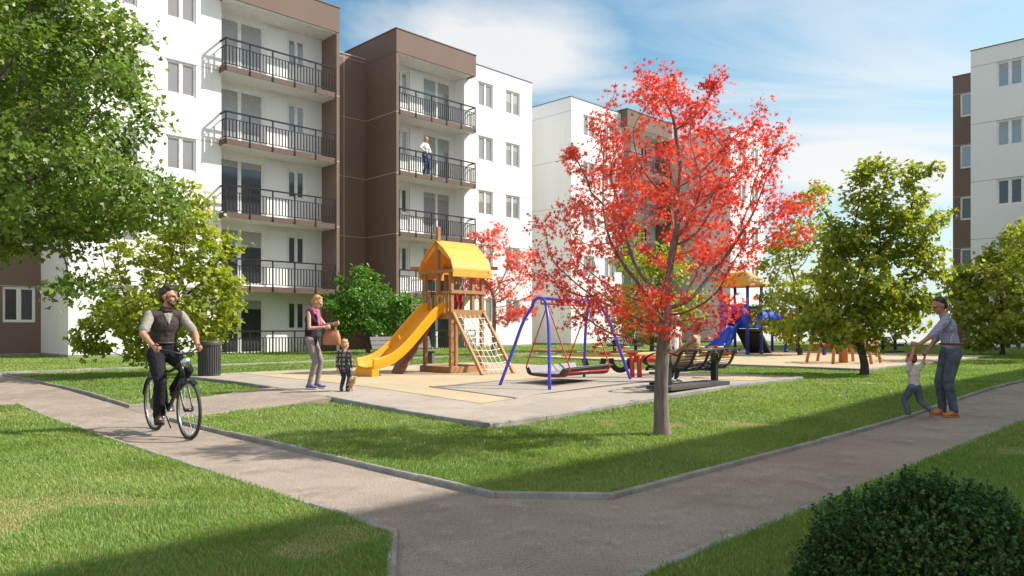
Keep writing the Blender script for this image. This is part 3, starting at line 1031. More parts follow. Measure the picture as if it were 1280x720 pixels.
Yt = 25.0
B7 = px(1335, 450, Yt); B7 = (B7[0], Yt, rise(Yt) + .06)
tree('leafy_tree', 'tree at the right border with only its branch tips showing', B7, [(0, 0, .9), (-.05, 0, 1.8), (-.1, 0, 2.6)],
     lobes_px(B7, Yt, [(1330, 300, 55, 48), (1290, 295, 30, 16), (1350, 340, 60, 50), (1300, 350, 26, 20)]),
     .10, 'leafyellow', 'barkdark', .13, 4200, oval_leaf(), 49, clumps=50, sigma=.28, natt=600, step=.2, spread=.16, droop=.9)

Yt = 33.2
B8 = px(460, 443, Yt); B8 = (B8[0], Yt, rise(Yt) + .06)
tree('leafy_tree', 'small round deep green tree beside the woman in grey leggings', B8, [(0, 0, .6), (.05, 0, 1.1), (0, 0, 1.6)],
     lobes_px(B8, Yt, [(462, 385, 44, 40), (450, 368, 32, 30), (485, 392, 26, 32), (432, 398, 22, 28)]),
     .085, 'leafdeep', 'barkdark', .145, 7500, oval_leaf(), 51, clumps=70, sigma=.30, natt=600, step=.2, spread=.16)

Yt = 31.6
B9 = px(617, 446, Yt); B9 = (B9[0], Yt, rise(Yt) + .06)
tree('maple_tree', 'small pale red maple behind the wooden play tower', B9, [(0, 0, .9), (.06, 0, 1.8), (.02, 0, 2.4)],
     lobes_px(B9, Yt, [(622, 340, 36, 40), (610, 305, 24, 22), (640, 375, 24, 26), (598, 350, 14, 24), (650, 330, 14, 22)]),
     .085, 'leafpink', 'barkgrey', .125, 2500, star_leaf(), 53, clumps=46, sigma=.26, natt=420, step=.2, flat=.3, spread=.15, r_tip=.009)

# ---- the round bush in the foreground
bc = Vector((1.86, 3.27, .05))
root = empty('bush', bc, 0, 'dense dark green rounded bush in the shaded right foreground', 'bush')
r = np.random.default_rng(77)
n = 4600
d = r.normal(0, 1, (n, 3)); d[:, 2] = np.abs(d[:, 2]) * 1.05 - .12; d /= np.linalg.norm(d, axis=1)[:, None]
rad = .80 + .20 * r.random(n) ** .5
lump = 1 + .20 * (vnoise(d[:, 0] * 2 + 9, d[:, 1] * 2 + d[:, 2] * 1.7 + 9, 1.7, 4) - .5) + .16 * (vnoise(d[:, 0] * 2 + 9, d[:, 1] * 2 + d[:, 2] * 1.7 + 9, 4.5, 8) - .5)
tip = d * np.array([.60, .54, .58]) * (rad * lump)[:, None] + np.array([0, 0, .06])
tip[:, 2] = np.maximum(tip[:, 2], .03)
VV, TT, AA = [], [], []
mb = MB()
up = np.array([0, 0, 1.0])
cen, outs, rn = [], [], []
for i in range(n):
    dirn = d[i] * .6 + up * .7 + r.normal(0, .25, 3); dirn /= np.linalg.norm(dirn)
    L = .075 + .05 * r.random()
    base_t = r.random()
    for k in range(9):
        t = k / 8
        side = r.normal(0, 1, 3); side -= dirn * side.dot(dirn); side /= np.linalg.norm(side)
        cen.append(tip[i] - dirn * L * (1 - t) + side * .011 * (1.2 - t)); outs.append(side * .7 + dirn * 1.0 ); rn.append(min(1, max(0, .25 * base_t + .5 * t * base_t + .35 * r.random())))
cen, outs = np.array(cen), np.array(outs)
V, T, a = leaf_cloud(cen, outs, .0185, oval_leaf(), 78, .15, rnd=np.array(rn), droop=0)
link('foliage', np_mesh('foliage', V, T, a), root, [M['leafbush']])
for k in range(60):
    q = tip[r.integers(0, n)] * .9
    mb.tube([(q[0] * .12, q[1] * .12, -.02), (q[0] * .5, q[1] * .5, q[2] * .55), tuple(q)], [.008, .005, .002], 5)
mb.build('stem', M['barkdark'], root, fix=False)
# ================================================================ play equipment and furniture
GZ = .105


def at(p, l, dz=GZ):
    v = W(p, l, dz); return (v.x, v.y, v.z)


def sweep_profile(mb, path, prof, mi=0, smooth=True):
    """carry a closed outline (side, up) along a path in the x-z plane"""
    n = len(prof)
    vs, fs = [], []
    for i, (x, z) in enumerate(path):
        a, b = path[max(0, i - 1)], path[min(len(path) - 1, i + 1)]
        dx, dz = b[0] - a[0], b[1] - a[1]
        L = math.hypot(dx, dz); nx, nz_ = dz / L, -dx / L
        if nz_ < 0: nx, nz_ = -nx, -nz_
        for s, u in prof: vs.append((x + nx * u, s, z + nz_ * u))
    for i in range(len(path) - 1):
        for k in range(n):
            k2 = (k + 1) % n
            fs.append((i * n + k, i * n + k2, (i + 1) * n + k2, (i + 1) * n + k))
    mb.add(vs, fs, mi, smooth)
    tri = tessellate_polygon([[Vector((p, q, 0)) for p, q in prof]])
    mb.add(vs[:n], [tuple(t) for t in tri], mi); mb.add(vs[-n:], [tuple(t[::-1]) for t in tri], mi)


def curve(pts, n=8):
    """Catmull-Rom through points"""
    P = [Vector(p) for p in pts]
    P = [P[0] * 2 - P[1]] + P + [P[-1] * 2 - P[-2]]
    out = []
    for i in range(1, len(P) - 2):
        for k in range(n):
            t = k / n
            a, b, c, d = P[i - 1:i + 3]
            out.append(.5 * ((2 * b) + (c - a) * t + (2 * a - 5 * b + 4 * c - d) * t * t + (3 * b - a - 3 * c + d) * t ** 3))
    out.append(P[-2])
    return out


# ---------------------------------------------------------------- wooden tower with slide and net
T = empty('play_tower', at(12.12, 14.19), PI / 4, 'wooden play tower with yellow tarpaulin roof, yellow slide and climbing net', 'play tower')
for x, y, top in ((-.5, -.5, 2.5), (.5, -.5, 2.46), (.5, .5, 2.46), (-.5, .5, 2.5), (-.5, 0, 3.57), (.18, .5, 2.46), (.18, -.5, 2.46)):
    g = MB(); z0 = 0 if abs(x) == .5 and abs(y) == .5 else (1.5 if y == 0 else 1.34)
    g.box(x - .045, x + .045, y - .045, y + .045, z0, top)
    g.build('post', M['wood'], T, bevel=.006)
g = MB()
for i in range(6): g.box(-.455 + i * .153, -.455 + i * .153 + .145, -.44, .44, 1.46, 1.50)
g.build('deck', M['wood'], T)
for a in ((-.56, .56, -.575, -.547, 1.33, 1.53), (-.56, .56, .547, .575, 1.33, 1.53), (.547, .575, -.545, .545, 1.33, 1.53), (-.575, -.547, -.545, .545, 1.30, 1.42)):
    g = MB(); g.box(*a); g.build('side_board', M['wood'], T, bevel=.004)
g = MB()
for y in (-.565, .565): g.box(-.56, .56, y - .016, y + .016, 1.92, 2.0)
g.box(.549, .581, -.545, .545, 1.92, 2.0)
for s in (-1, 1): g.box(-.5805, -.549, min(s * .24, s * .55), max(s * .24, s * .55), 1.92, 1.98)
g.build('rail', M['wood'], T, bevel=.004)
for y in (-.40, -.30, .30, .40):
    g = MB(); g.box(-.575, -.550, y - .03, y + .03, 1.42, 1.92); g.build('baluster', M['wood'], T)
for x in (-.2, -.05, .32):
    g = MB(); g.box(x - .03, x + .03, .55, .575, 1.53, 1.92); g.build('baluster', M['wood'], T)
g = MB()
g.box(-.60, -.55, -.66, .66, 2.42, 2.50); g.box(.55, .60, -.66, .66, 2.42, 2.50)
g.build('roof_beam', M['wood'], T, bevel=.004)
g = MB()
out = [(-.66, 2.33), (-.655, 2.52), (-.58, 2.74), (-.30, 3.02), (0, 3.24), (.30, 3.02), (.58, 2.74), (.655, 2.52), (.66, 2.33)]
inn = [(y * .965, z - .02) for y, z in out]
g.prism(out + inn[::-1], (-.58, 0, 0), (0, 1, 0), (0, 0, 1), (1, 0, 0), 1.26)
g.build('roof', M['tarp'], T)
g = MB()
for x in (-.54, .60): g.prism([(-.55, 2.50), (.55, 2.50), (0, 3.10)], (x, 0, 0), (0, 1, 0), (0, 0, 1), (.018, 0, 0), 1) if x > 0 else g.prism([(-.57, 2.72), (-.45, 2.74), (0, 3.06), (.45, 2.74), (.57, 2.72), (0, 3.20)], (x, 0, 0), (0, 1, 0), (0, 0, 1), (.018, 0, 0), 1)
g.build('gable', M['tarp'], T)
path = [(p.x, p.z) for p in curve([(-.44, 0, 1.52), (-.72, 0, 1.44), (-1.15, 0, 1.06), (-1.62, 0, .62), (-2.05, 0, .33), (-2.42, 0, .22), (-2.62, 0, .20)], 6)]
g = MB()
sweep_profile(g, path, [(-.36, .19), (-.34, .21), (-.31, .19), (-.285, .03), (0, .0), (.285, .03), (.31, .19), (.34, .21), (.36, .19), (.34, -.04), (-.34, -.04)])
g.box(-2.66, -2.48, -.335, .335, 0, .165)
sl = g.build('slide', M['orangeplastic'], T, bevel=.008)
for x in (-.5, .5):
    g = MB(); g.bar((x, -.56, 1.46), (x + .02 * x, -1.62, .0), .075, .075); g.build('ladder_pole', M['wood'], T, bevel=.005)
g = MB(); r = random.Random(4)
NP = lambda s, t: Vector((-.46 + .92 * s, -.60 - 1.0 * t, 1.42 - 1.40 * t + .03 * math.sin(s * PI) * -1))
for i in range(9):
    t = .06 + i * .108
    g.tube([NP(s / 6, t + r.uniform(-.01, .01)) for s in range(7)], .011, 5)
for j in range(1, 6): g.tube([NP(j / 6 + r.uniform(-.015, .015), t / 8) for t in range(9)], .011, 5)
g.build('climbing_net', M['rope'], T)
g = MB()
for a in ((-.56, .56, -.60, -.56, 0, .15), (-.56, .56, .56, .60, 0, .15), (-.60, -.56, -.60, .60, 0, .15), (.56, .60, -.60, .60, 0, .15)): g.box(*a)
g.build('sandbox_board', M['wood'], T, bevel=.005)
g = MB(); g.box(-.56, .56, -.56, .56, -.01, .09); g.build('sandbox_fill', M['sand'], T)
# long beam through the gable with a rope ladder on its far end
g = MB(); Rm = Matrix.Rotation(-PI / 4, 4, 'Z')
bA, bB = Rm @ Vector((-1.16, .55, 2.62)), Rm @ Vector((1.10, .55, 2.62))
g.bar(bA, bB, .07, .09); g.build('cross_beam', M['wood'], T, bevel=.005)
g = MB()
for x in (-1.12, -.80): g.tube([Rm @ Vector((x, .55, 2.6)), Rm @ Vector((x + .01, .55, 1.4)), Rm @ Vector((x, .55, .2))], .010, 5)
for k in range(7):
    z = .4 + k * .32; g.tube([Rm @ Vector((-1.14, .55, z)), Rm @ Vector((-.78, .55, z + .01))], .017, 6)
g.build('rope_ladder', M['rope'], T)
g = MB(); g.bar((-1.42, .50, .0), (-.62, .50, 1.25), .30, .05); g.bar((-1.60, .12, .0), (-.70, .25, 1.05), .26, .045)
cw = g.build('climbing_plank', M['purplewood'], T, bevel=.006)
g = MB()
for k in range(5): g.ball((-1.46 + k * .17 - .02, .12 + .03 * (k % 2) + .03 * k, .2 + k * .2), (.045, .045, .035), 5)
g.build('climbing_hold', M['redplastic'], cw)
g = MB(); g.tube([(-.50 + .12 * math.cos(a * PI / 8), -.12, 1.78 + .12 * math.sin(a * PI / 8)) for a in range(16)], .016, 6, closed=True); g.build('steering_wheel', M['yellowpaint'], T)

# ---------------------------------------------------------------- basket swing
S = empty('basket_swing', (1.13, 14.85, .16 + GZ + .02), math.atan2(2.16, 1.775), 'blue swing frame with red rods carrying a dark boat shaped swing', 'swing')
for s in (-1, 1):
    pts = [(s * 1.44, -.595, -.06), (s * 1.24, -.44, .60), (s * 1.08, -.30, 1.18)]
    for k in range(9):
        a = PI + PI * k / 8
        pts.append((s * (.97 - .02 * math.sin(PI * k / 8)), .17 * math.cos(a), 1.47 - .17 * math.sin(a)))
    pts += [(s * 1.08, .30, 1.18), (s * 1.24, .44, .60), (s * 1.44, .595, -.06)]
    g = MB(); g.tube(curve(pts, 3), .031, 12); g.build('leg', M['bluepaint'], S)
g = MB(); g.tube([(-.97, 0, 1.635), (.97, 0, 1.635)], .029, 12); g.build('top_beam', M['bluepaint'], S)
g = MB(); g.tube([(-.90, 0, 1.53), (.90, 0, 1.53)], .018, 8)
for x in (-.9, -.55, .55, .9): g.box(x - .012, x + .012, -.012, .012, 1.53, 1.62)
g.build('hanger_bar', M['redpaint'], S)
for s in (-1, 1):
    g = MB(); x = s * .70
    g.tube(curve([(x, 0, 1.52), (x, .27, .90), (x, .50, .36), (x, .50, .24), (x, .42, .155), (x, 0, .13), (x, -.42, .155), (x, -.50, .24), (x, -.50, .36), (x, -.27, .90), (x, 0, 1.52)], 5), .014, 8)
    g.build('hanger_rod', M['redpaint'], S)
g = MB(); g.tube([(-.7, .39, .62), (.7, .39, .62)], .012, 8); g.tube([(-.72, -.49, .22), (.72, -.49, .22)], .016, 8); g.tube([(-.72, .49, .22), (.72, .49, .22)], .016, 8); g.build('guard_rod', M['redpaint'], S)
g = MB(); g.box(-.78, .78, -.34, .34, .15, .18)
for s in (-1, 1): g.prism([(-.80, 0), (.80, 0), (.90, .21), (-.78, .17)], (0, s * .34, .16), (1, 0, 0), (0, s * .62, .78), (0, s * .02, -.012), 1)
g.build('basket', M['seatdark'], S)
g = MB(); g.box(-.74, .74, -.31, .31, .183, .195)
for s in (-1, 1): g.prism([(-.78, 0), (.78, 0), (.86, .18), (-.76, .15)], (0, s * .335, .19), (1, 0, 0), (0, s * .62, .78), (0, -s * .016, .008), 1)
g.build('basket_liner', M['seatgrey'], S)
# the pad under the swing belongs to the ground
pp, pl = PL(.55, 13.3)
g = MB(); 
for (a, b_, c, d) in ((8.75, 14.1, 8.68, 10.9),): sheet(g, a, b_, c, d, .118, .6)
g2 = MB()
structure(g.build('pavement', M['pad'], fix=False))
kerb([(8.75, 10.9), (8.75, 8.66), (14.1, 8.66)], w=.05, top=.123, bot=.0, mat_='pad', wob=.001, seg=6)

# ---------------------------------------------------------------- seesaw
Q = empty('seesaw', (2.86, 16.3, .16 + GZ), .02, 'yellow seesaw beam on red posts behind the swing', 'seesaw')
g = MB(); g.tube([(-1.78, 0, .50), (1.95, 0, .47)], .040, 10); g.build('beam', M['yellowpaint'], Q)
for x in (-.25, -.09, .36, .50):
    g = MB(); g.tube([(x, -.16, .0), (x, -.10, .47)], .052, 10); g.build('post', M['redpaint'], Q)
g = MB(); g.tube([(-.26, -.10, .40), (.54, -.10, .40)], .060, 12); g.tube([(.0, -.10, .40), (.10, -.10, .40)], .085, 12); g.build('pivot', M['redpaint'], Q)
for x in (-1.05, -.45, 1.2, 1.62):
    g = MB(); g.tube([(x, 0, .50), (x, 0, .66)], .018, 8); g.tube([(x - .16, .05, .665), (x + .16, -.05, .665)], .022, 8)
    h = g.build('handle', M['yellowpaint'], Q)
    g = MB(); g.box(x - .05, x + .05, -.03, .03, .64, .70); g.build('clamp', M['redpaint'], h, bevel=.008)
    g = MB(); g.box(x + .10, x + .34, -.13, .13, .53, .565); g.build('seat', M['redpaint'], Q, bevel=.01)
for x in (-1.06, -.48):
    g = MB(); g.tube([(x + .21 * math.cos(PI + PI * k / 12), 0, .42 + .26 * math.sin(PI + PI * k / 12)) for k in range(13)], .062, 10); g.build('tyre', M['rubber'], Q)

# ---------------------------------------------------------------- coloured play castle
K = empty('play_castle', at(28.9, 15.27), PI / 4, 'blue plastic play castle with slide, tube and orange hipped roof', 'play castle')
for dx, dy in ((-.6, -.6), (.6, -.6), (.6, .6), (-.6, .6)):
    g = MB(); g.tube([(dx, dy, 0), (dx, dy, 2.9)], .062, 12); g.tube([(dx, dy, 0), (dx, dy, .12)], .085, 12); g.build('post', M['blueplastic'], K)
g = MB(); g.box(-.62, .62, -.62, .62, .95, 1.05); g.build('deck', M['darksteel'], K)
for a in ((-.54, .54, -.63, -.58, 1.06, 2.0), (.58, .63, -.54, .54, 1.06, 2.0), (-.54, .54, .58, .63, 1.06, 2.0)):
    g = MB(); g.box(*a); g.build('panel', M['blueplastic'], K, bevel=.02)
# slide side panel with a round window
g = MB(); o2 = [(-.54, 0), (-.30, 0), (-.30, .75)] + [(-.30 + .30 - .30 * math.cos(PI * k / 10), .75 + .25 * math.sin(PI * k / 10)) for k in range(1, 11)] + [(.30, 0), (.54, 0), (.54, .98), (-.54, .98)]
g.prism([(-.54, 0), (-.32, 0), (-.32, .6), (-.2, .8), (0, .87), (.2, .8), (.32, .6), (.32, 0), (.54, 0), (.54, 1.0), (-.54, 1.0)], (-.61, 0, 1.06), (0, 1, 0), (0, 0, 1), (.05, 0, 0), 1)
g.build('panel', M['blueplastic'], K)
g = MB(); g.prism([(.24 * math.cos(k * PI / 10), .24 * math.sin(k * PI / 10)) for k in range(20)], (-.25, -.645, 1.60), (1, 0, 0), (0, 0, 1), (0, .03, 0), 1); g.build('porthole', M['redplastic'], K)
g = MB()
for k, (h0, w0) in enumerate(((2.85, .86), (3.12, .58), (3.34, .30))):
    pass
prof = [(.86, 2.80), (.84, 2.88), (.60, 3.16), (.34, 3.38), (.05, 3.50)]
vs, fs = [], []
for w_, z in prof: vs += [(-w_, -w_, z), (w_, -w_, z), (w_, w_, z), (-w_, w_, z)]
for i in range(len(prof) - 1):
    for k in range(4): fs.append((i * 4 + k, i * 4 + (k + 1) % 4, i * 4 + 4 + (k + 1) % 4, i * 4 + 4 + k))
g.add(vs, fs); g.add(vs[-4:], [(0, 1, 2, 3)]); g.add(vs[:4], [(3, 2, 1, 0)])
g.build('roof', M['orangeplastic'], K, bevel=.02)
path = [(p.x, p.z) for p in curve([(-.55, 0, 1.16), (-.85, 0, 1.05), (-1.25, 0, .65), (-1.65, 0, .32), (-2.05, 0, .16), (-2.2, 0, .14)], 5)]
g = MB(); sweep_profile(g, path, [(-.34, .24), (-.31, .26), (-.28, .24), (-.25, .03), (0, .0), (.25, .03), (.28, .24), (.31, .26), (.34, .24), (.31, -.04), (-.31, -.04)])
g.build('slide', M['blueplastic'], K)
g = MB(); n = 20
vs = []
for rr in (.34, .31):
    for x in (.60, 1.2, 1.25, 2.9):
        for k in range(n): vs.append((x, -.05 + rr * math.cos(2 * PI * k / n), 1.52 + rr * math.sin(2 * PI * k / n)))
fs = []
for i in range(3):
    for k in range(n):
        k2 = (k + 1) % n
        fs.append((i * n + k, i * n + k2, (i + 1) * n + k2, (i + 1) * n + k)); fs.append(((i + 4) * n + k2, (i + 4) * n + k, (i + 5) * n + k, (i + 5) * n + k2))
g.add(vs, fs, 0, True); g.tube([(.98, -.05, 1.52), (1.06, -.05, 1.52)], .375, 20); g.tube([(1.75, -.05, 1.52), (1.83, -.05, 1.52)], .375, 20)
g.build('tunnel', M['blueplastic'], K)
g = MB(); g.prism([(.66, 1.0), (1.75, 0), (1.55, 0), (.66, .86)], (0, -.55, 0), (1, 0, 0), (0, 0, 1), (0, 1, 0), 1.1); g.build('climbing_ramp', M['rubber'], K)
for a in ((.9, 1.5, -.40, -.36, 1.92, 2.05), (.9, 1.5, -.40, -.36, 1.0, 1.15)):
    g = MB(); g.box(*a); g.build('panel', M['redplastic'], K, bevel=.015)
# second tower at the far end of the tunnel
for dx, dy in ((2.9, -.6), (4.1, -.6), (4.1, .6), (2.9, .6)):
    g = MB(); g.tube([(dx, dy - 1.2 * 0, 0), (dx, dy, 2.6)], .062, 12); g.tube([(dx, dy, 0), (dx, dy, .12)], .085, 12); g.build('post', M['blueplastic'], K)
g = MB(); g.box(2.88, 4.12, -.62, .62, .95, 1.05); g.build('deck', M['darksteel'], K)
for a in ((2.96, 4.04, -.63, -.58, 1.06, 1.75), (4.08, 4.13, -.54, .54, 1.06, 1.75)):
    g = MB(); g.box(*a); g.build('panel', M['redplastic'], K, bevel=.02)

# ---------------------------------------------------------------- orange climber behind the crooked tree
O = empty('climbing_frame', at(23.9, 9.15), PI / 4 - .2, 'orange climbing frame with arched legs behind the crooked trunk tree', 'climbing frame')
for a in range(6):
    an = a * PI / 3 + .3
    c, s = math.cos(an), math.sin(an)
    g = MB(); g.tube(curve([(.25 * c, .25 * s, 1.15), (.75 * c, .75 * s, .98), (.98 * c, .98 * s, .5), (1.1 * c, 1.1 * s, 0)], 6), .048, 10); g.build('leg', M['orangepaint'], O)
g = MB(); g.tube([(0, 0, 0), (0, 0, 1.3)], [.14, .11], 14); g.ball((0, 0, 1.22), (.28, .28, .1), 8); g.build('column', M['orangepaint'], O)
g = MB()
for rr, z in ((.97, .55), (.76, .95)): g.tube([(rr * math.cos(k * PI / 12), rr * math.sin(k * PI / 12), z) for k in range(24)], .025, 8, closed=True)
g.build('ring', M['redpaint'], O)
O2 = empty('board_frame', at(30.6, 12.2), PI / 4, 'blue posts with red boards seen through the crooked trunk tree', 'play equipment')
for x in (-.7, .7):
    g = MB(); g.tube([(x, 0, 0), (x, 0, 2.3)], .075, 12); g.build('post', M['blueplastic'], O2)
for z in (1.05, 1.6):
    g = MB(); g.box(-.62, .62, -.03, .03, z, z + .34); g.build('board', M['redplastic'], O2, bevel=.02)

# ---------------------------------------------------------------- benches
def make_bench(name, label, loc, rz, group=None):
    B = empty(name, loc, rz, label, 'bench', group)
    g = MB(); g.box(-1.35, .72, -.30, .22, 0, .07); g.build('base', M['darkconc'], B, bevel=.006)
    for x in (-1.22, .40):
        g = MB(); g.box(x - .05, x + .05, -.20, -.09, .09, .62); g.box(x - .045, x + .045, -.088, .22, .27, .31); g.build('support', M['darksteel'], B, bevel=.004)
    prof = curve([(0, .46, .33), (0, .44, .39), (0, .34, .40), (0, .12, .36), (0, -.02, .35), (0, -.13, .41), (0, -.20, .52), (0, -.26, .66), (0, -.33, .71), (0, -.38, .68)], 5)
    for x in (-.98, -.49, .0, .49, .98):
        g = MB()
        for a, b in zip(prof[:-1], prof[1:]): g.bar((x, a.y, a.z - .02), (x, b.y, b.z - .02), .075, .022, up=(0, .6, .8))
        g.build('rib', M['darksteel'], B)
    g = MB()
    for k in range(0, len(prof), 2): g.tube([(-1.0, prof[k].y, prof[k].z), (1.0, prof[k].y, prof[k].z)], .0085, 6)
    g.build('slat', M['darksteel'], B)
    g = MB(); g.tube([(-1.25, -.06, .315), (.98, -.06, .315)], .022, 8); g.build('beam', M['darksteel'], B)
    for s in (-1, 1):
        g = MB(); pts = curve([(s * .98, .34, .40), (s * 1.14, .36, .44), (s * 1.26, .30, .54), (s * 1.26, .12, .64), (s * 1.16, -.10, .66), (s * 1.0, -.22, .60)], 5)
        for a, b in zip(pts[:-1], pts[1:]): g.bar(a, b, .06, .02)
        g.build('armrest', M['darksteel'], B)
    return B


make_bench('park_bench', 'black steel slatted bench on the plaza edge carrying a seated woman', at(12.47, 7.50), PI / 4, 'steel park benches')
make_bench('park_bench', 'empty black steel bench on the far lawn seen past the red maple trunk', at(27.4, 20.3, .06), PI / 4 + PI, 'steel park benches')
make_bench('park_bench', 'empty black steel bench on the far lawn right of the crooked trunk tree', at(36.2, 11.8, .06), PI / 4 + PI, 'steel park benches')
B = empty('plank_bench', at(13.55, 18.05, .06), PI / 4 + PI, 'weathered grey plank bench behind the yellow slide', 'bench')
for s in (-1, 1):
    g = MB(); g.box(s * .85 - .05, s * .85 + .05, -.22, .24, 0, .42); g.bar((s * .85, -.18, .40), (s * .85, -.34, .92), .09, .05); g.build('leg', M['greywood'], B, bevel=.004)
g = MB()
for k in range(4): g.box(-1.1, 1.1, -.16 + k * .115, -.055 + k * .115, .42, .455)
g.build('seat', M['greywood'], B)
g = MB()
for k in range(3):
    z = .56 + k * .125; y = -.20 - .045 * k
    g.bar((-1.1, y, z), (1.1, y, z), .028, .115, up=(0, -.3, 1))
g.build('backrest', M['greywood'], B)

# ---------------------------------------------------------------- litter bin
N = empty('litter_bin', (-6.95, 17.05, .16 + GZ), 0, 'dark grey ribbed round litter bin behind the cyclist', 'litter bin')
g = MB(); g.lathe([(.0, .04), (.225, .04), (.225, .70), (.21, .70), (.21, .30), (0, .30)], 28)
for k in range(30):
    a = 2 * PI * k / 30
    g.bar((.232 * math.cos(a), .232 * math.sin(a), .03), (.232 * math.cos(a), .232 * math.sin(a), .69), .030, .030, up=(math.cos(a), math.sin(a), 0))
g.build('body', M['bin'], N)
g = MB(); g.lathe([(.255, .68), (.262, .70), (.262, .765), (.25, .785), (.19, .785), (.185, .76), (.185, .68), (.255, .68)], 30); g.build('rim', M['bin'], N)
g = MB(); g.lathe([(0, 0), (.24, 0), (.24, .035), (0, .035)], 28); g.build('base', M['bin'], N)

# ---------------------------------------------------------------- the bicycle
BK = empty('bicycle', (-4.36, 9.49, .004), math.radians(-135), 'black city bicycle ridden along the path', 'bicycle')
M['bikeblack'] = mat('bike_black', (.013, .013, .014), .3, spec=.6)
M['tyre'] = mat('tyre_rubber', (.035, .035, .033), .75)
RW = .345
for nm, y in (('rear_wheel', -.57), ('front_wheel', .57)):
    g = MB(); g.tube([(0, y + RW * math.cos(k * PI / 24), RW + RW * math.sin(k * PI / 24)) for k in range(48)], .021, 8, closed=True)
    w = g.build('wheel', M['tyre'], BK)
    g = MB(); g.tube([(0, y + (RW - .028) * math.cos(k * PI / 24), RW + (RW - .028) * math.sin(k * PI / 24)) for k in range(48)], .012, 6, closed=True); g.build('rim', M['steel'], w)
    g = MB()
    for k in range(28):
        a = 2 * PI * k / 28
        g.tube([((.03 if k % 2 else -.03), y + .02 * math.cos(a + .4), RW + .02 * math.sin(a + .4)), (0, y + (RW - .03) * math.cos(a), RW + (RW - .03) * math.sin(a))], .0016, 4, cap=False)
    g.build('spokes', M['steel'], w)
    g = MB(); g.tube([(-.05, y, RW), (.05, y, RW)], .022, 10); g.build('hub', M['bikeblack'], w)
    g = MB()
    a0, a1 = (.15 * PI, .92 * PI) if nm == 'rear_wheel' else (.32 * PI, .80 * PI)
    pts = [(0, y + (RW + .045) * math.cos(a0 + (a1 - a0) * k / 14), RW + (RW + .045) * math.sin(a0 + (a1 - a0) * k / 14)) for k in range(15)]
    for a, b in zip(pts[:-1], pts[1:]): g.bar(a, b, .055, .008, up=(0, (a[1] - y), a[2] - RW))
    g.build('mudguard', M['bikeblack'], BK)
BBp, ST_, HT, HB = (0, -.10, .29), (0, -.27, .80), (0, .34, .92), (0, .385, .74)
g = MB()
g.tube([BBp, ST_], .021, 10); g.tube([BBp, HB], .024, 10); g.tube(curve([ST_, (0, 0, .80), HT], 5), .018, 10); g.tube([HB, HT], .025, 10)
for s in (-1, 1):
    g.tube([(s * .04, BBp[1], BBp[2]), (s * .055, -.57, RW)], .011, 8); g.tube([(s * .015, ST_[1], ST_[2] - .04), (s * .055, -.57, RW)], .010, 8)
g.build('frame', M['bikeblack'], BK)
g = MB()
for s in (-1, 1): g.tube(curve([(s * .025, .40, .70), (s * .05, .43, .60), (s * .052, .57, RW)], 5), .012, 8)
g.tube([(-.03, .395, .705), (.03, .395, .705)], .014, 8); g.build('fork', M['bikeblack'], BK)
g = MB(); g.tube([ST_, (0, -.31, .95)], .014, 8); g.build('seat_post', M['steel'], BK)
g = MB()
o = [(0, .15), (.025, .12), (.03, .0), (.07, -.07), (.085, -.13), (.05, -.17), (-.05, -.17), (-.085, -.13), (-.07, -.07), (-.03, .0), (-.025, .12)]
g.prism(o, (0, -.30, .945), (1, 0, 0), (0, 1, 0), (0, 0, 1), .045); g.build('saddle', M['bikeblack'], BK, bevel=.015)
g = MB(); g.tube([HT, (0, .315, 1.02)], .016, 8); g.tube([(0, .315, 1.02), (0, .37, 1.03)], .016, 8)
g.tube(curve([(-.30, .17, 1.075), (-.24, .24, 1.085), (-.13, .36, 1.06), (0, .38, 1.03), (.13, .36, 1.06), (.24, .24, 1.085), (.30, .17, 1.075)], 6), .0125, 8); hbar = g.build('handlebar', M['bikeblack'], BK)
for s in (-1, 1):
    g = MB(); g.tube([(s * .245, .235, 1.085), (s * .305, .165, 1.075)], .018, 10); g.build('grip', M['rubber'], hbar)
g = MB(); g.lathe([(0, 0), (.05, .0), (.062, .05), (.05, .09), (0, .09)], 14, c=(0, 0, 0)); lamp = g.build('headlamp', M['steel'], BK); lamp.location = (0, .43, .93); lamp.rotation_euler = (-PI / 2, 0, 0)
CA = math.radians(-68)
PR = Vector((0, BBp[1] + .17 * math.cos(CA), BBp[2] + .17 * math.sin(CA))); PLf = Vector((0, BBp[1] - .17 * math.cos(CA), BBp[2] - .17 * math.sin(CA)))
g = MB(); g.tube([(.07, BBp[1], BBp[2]), (.075, PR.y, PR.z)], .011, 8); g.tube([(-.07, BBp[1], BBp[2]), (-.075, PLf.y, PLf.z)], .011, 8); g.tube([(-.08, BBp[1], BBp[2]), (.08, BBp[1], BBp[2])], .02, 10)
g.tube([(.058, BBp[1] + .09 * math.cos(k * PI / 12), BBp[2] + .09 * math.sin(k * PI / 12)) for k in range(24)], .008, 6, closed=True); g.build('crank', M['steel'], BK)
for s, p in ((1, PR), (-1, PLf)):
    g = MB(); g.box(s * .13 - .05, s * .13 + .05, p.y - .045, p.y + .045, p.z - .012, p.z + .012); g.build('pedal', M['rubber'], BK)
g = MB(); g.prism([(-.52, .30), (-.50, .42), (-.10, .385), (.0, .33), (-.02, .25), (-.12, .20)], (.064, 0, 0), (0, 1, 0), (0, 0, 1), (1, 0, 0), .012); g.build('chain_guard', M['bikeblack'], BK)
g = MB()
for s in (-1, 1): g.tube([(s * .06, -.34, .74), (s * .06, -.80, .74)], .007, 6); g.tube([(s * .06, -.62, .74), (s * .06, -.57, RW)], .006, 6)
for k in range(4): g.tube([(-.06, -.42 - k * .12, .74), (.06, -.42 - k * .12, .74)], .006, 6)
g.build('rack', M['bikeblack'], BK)
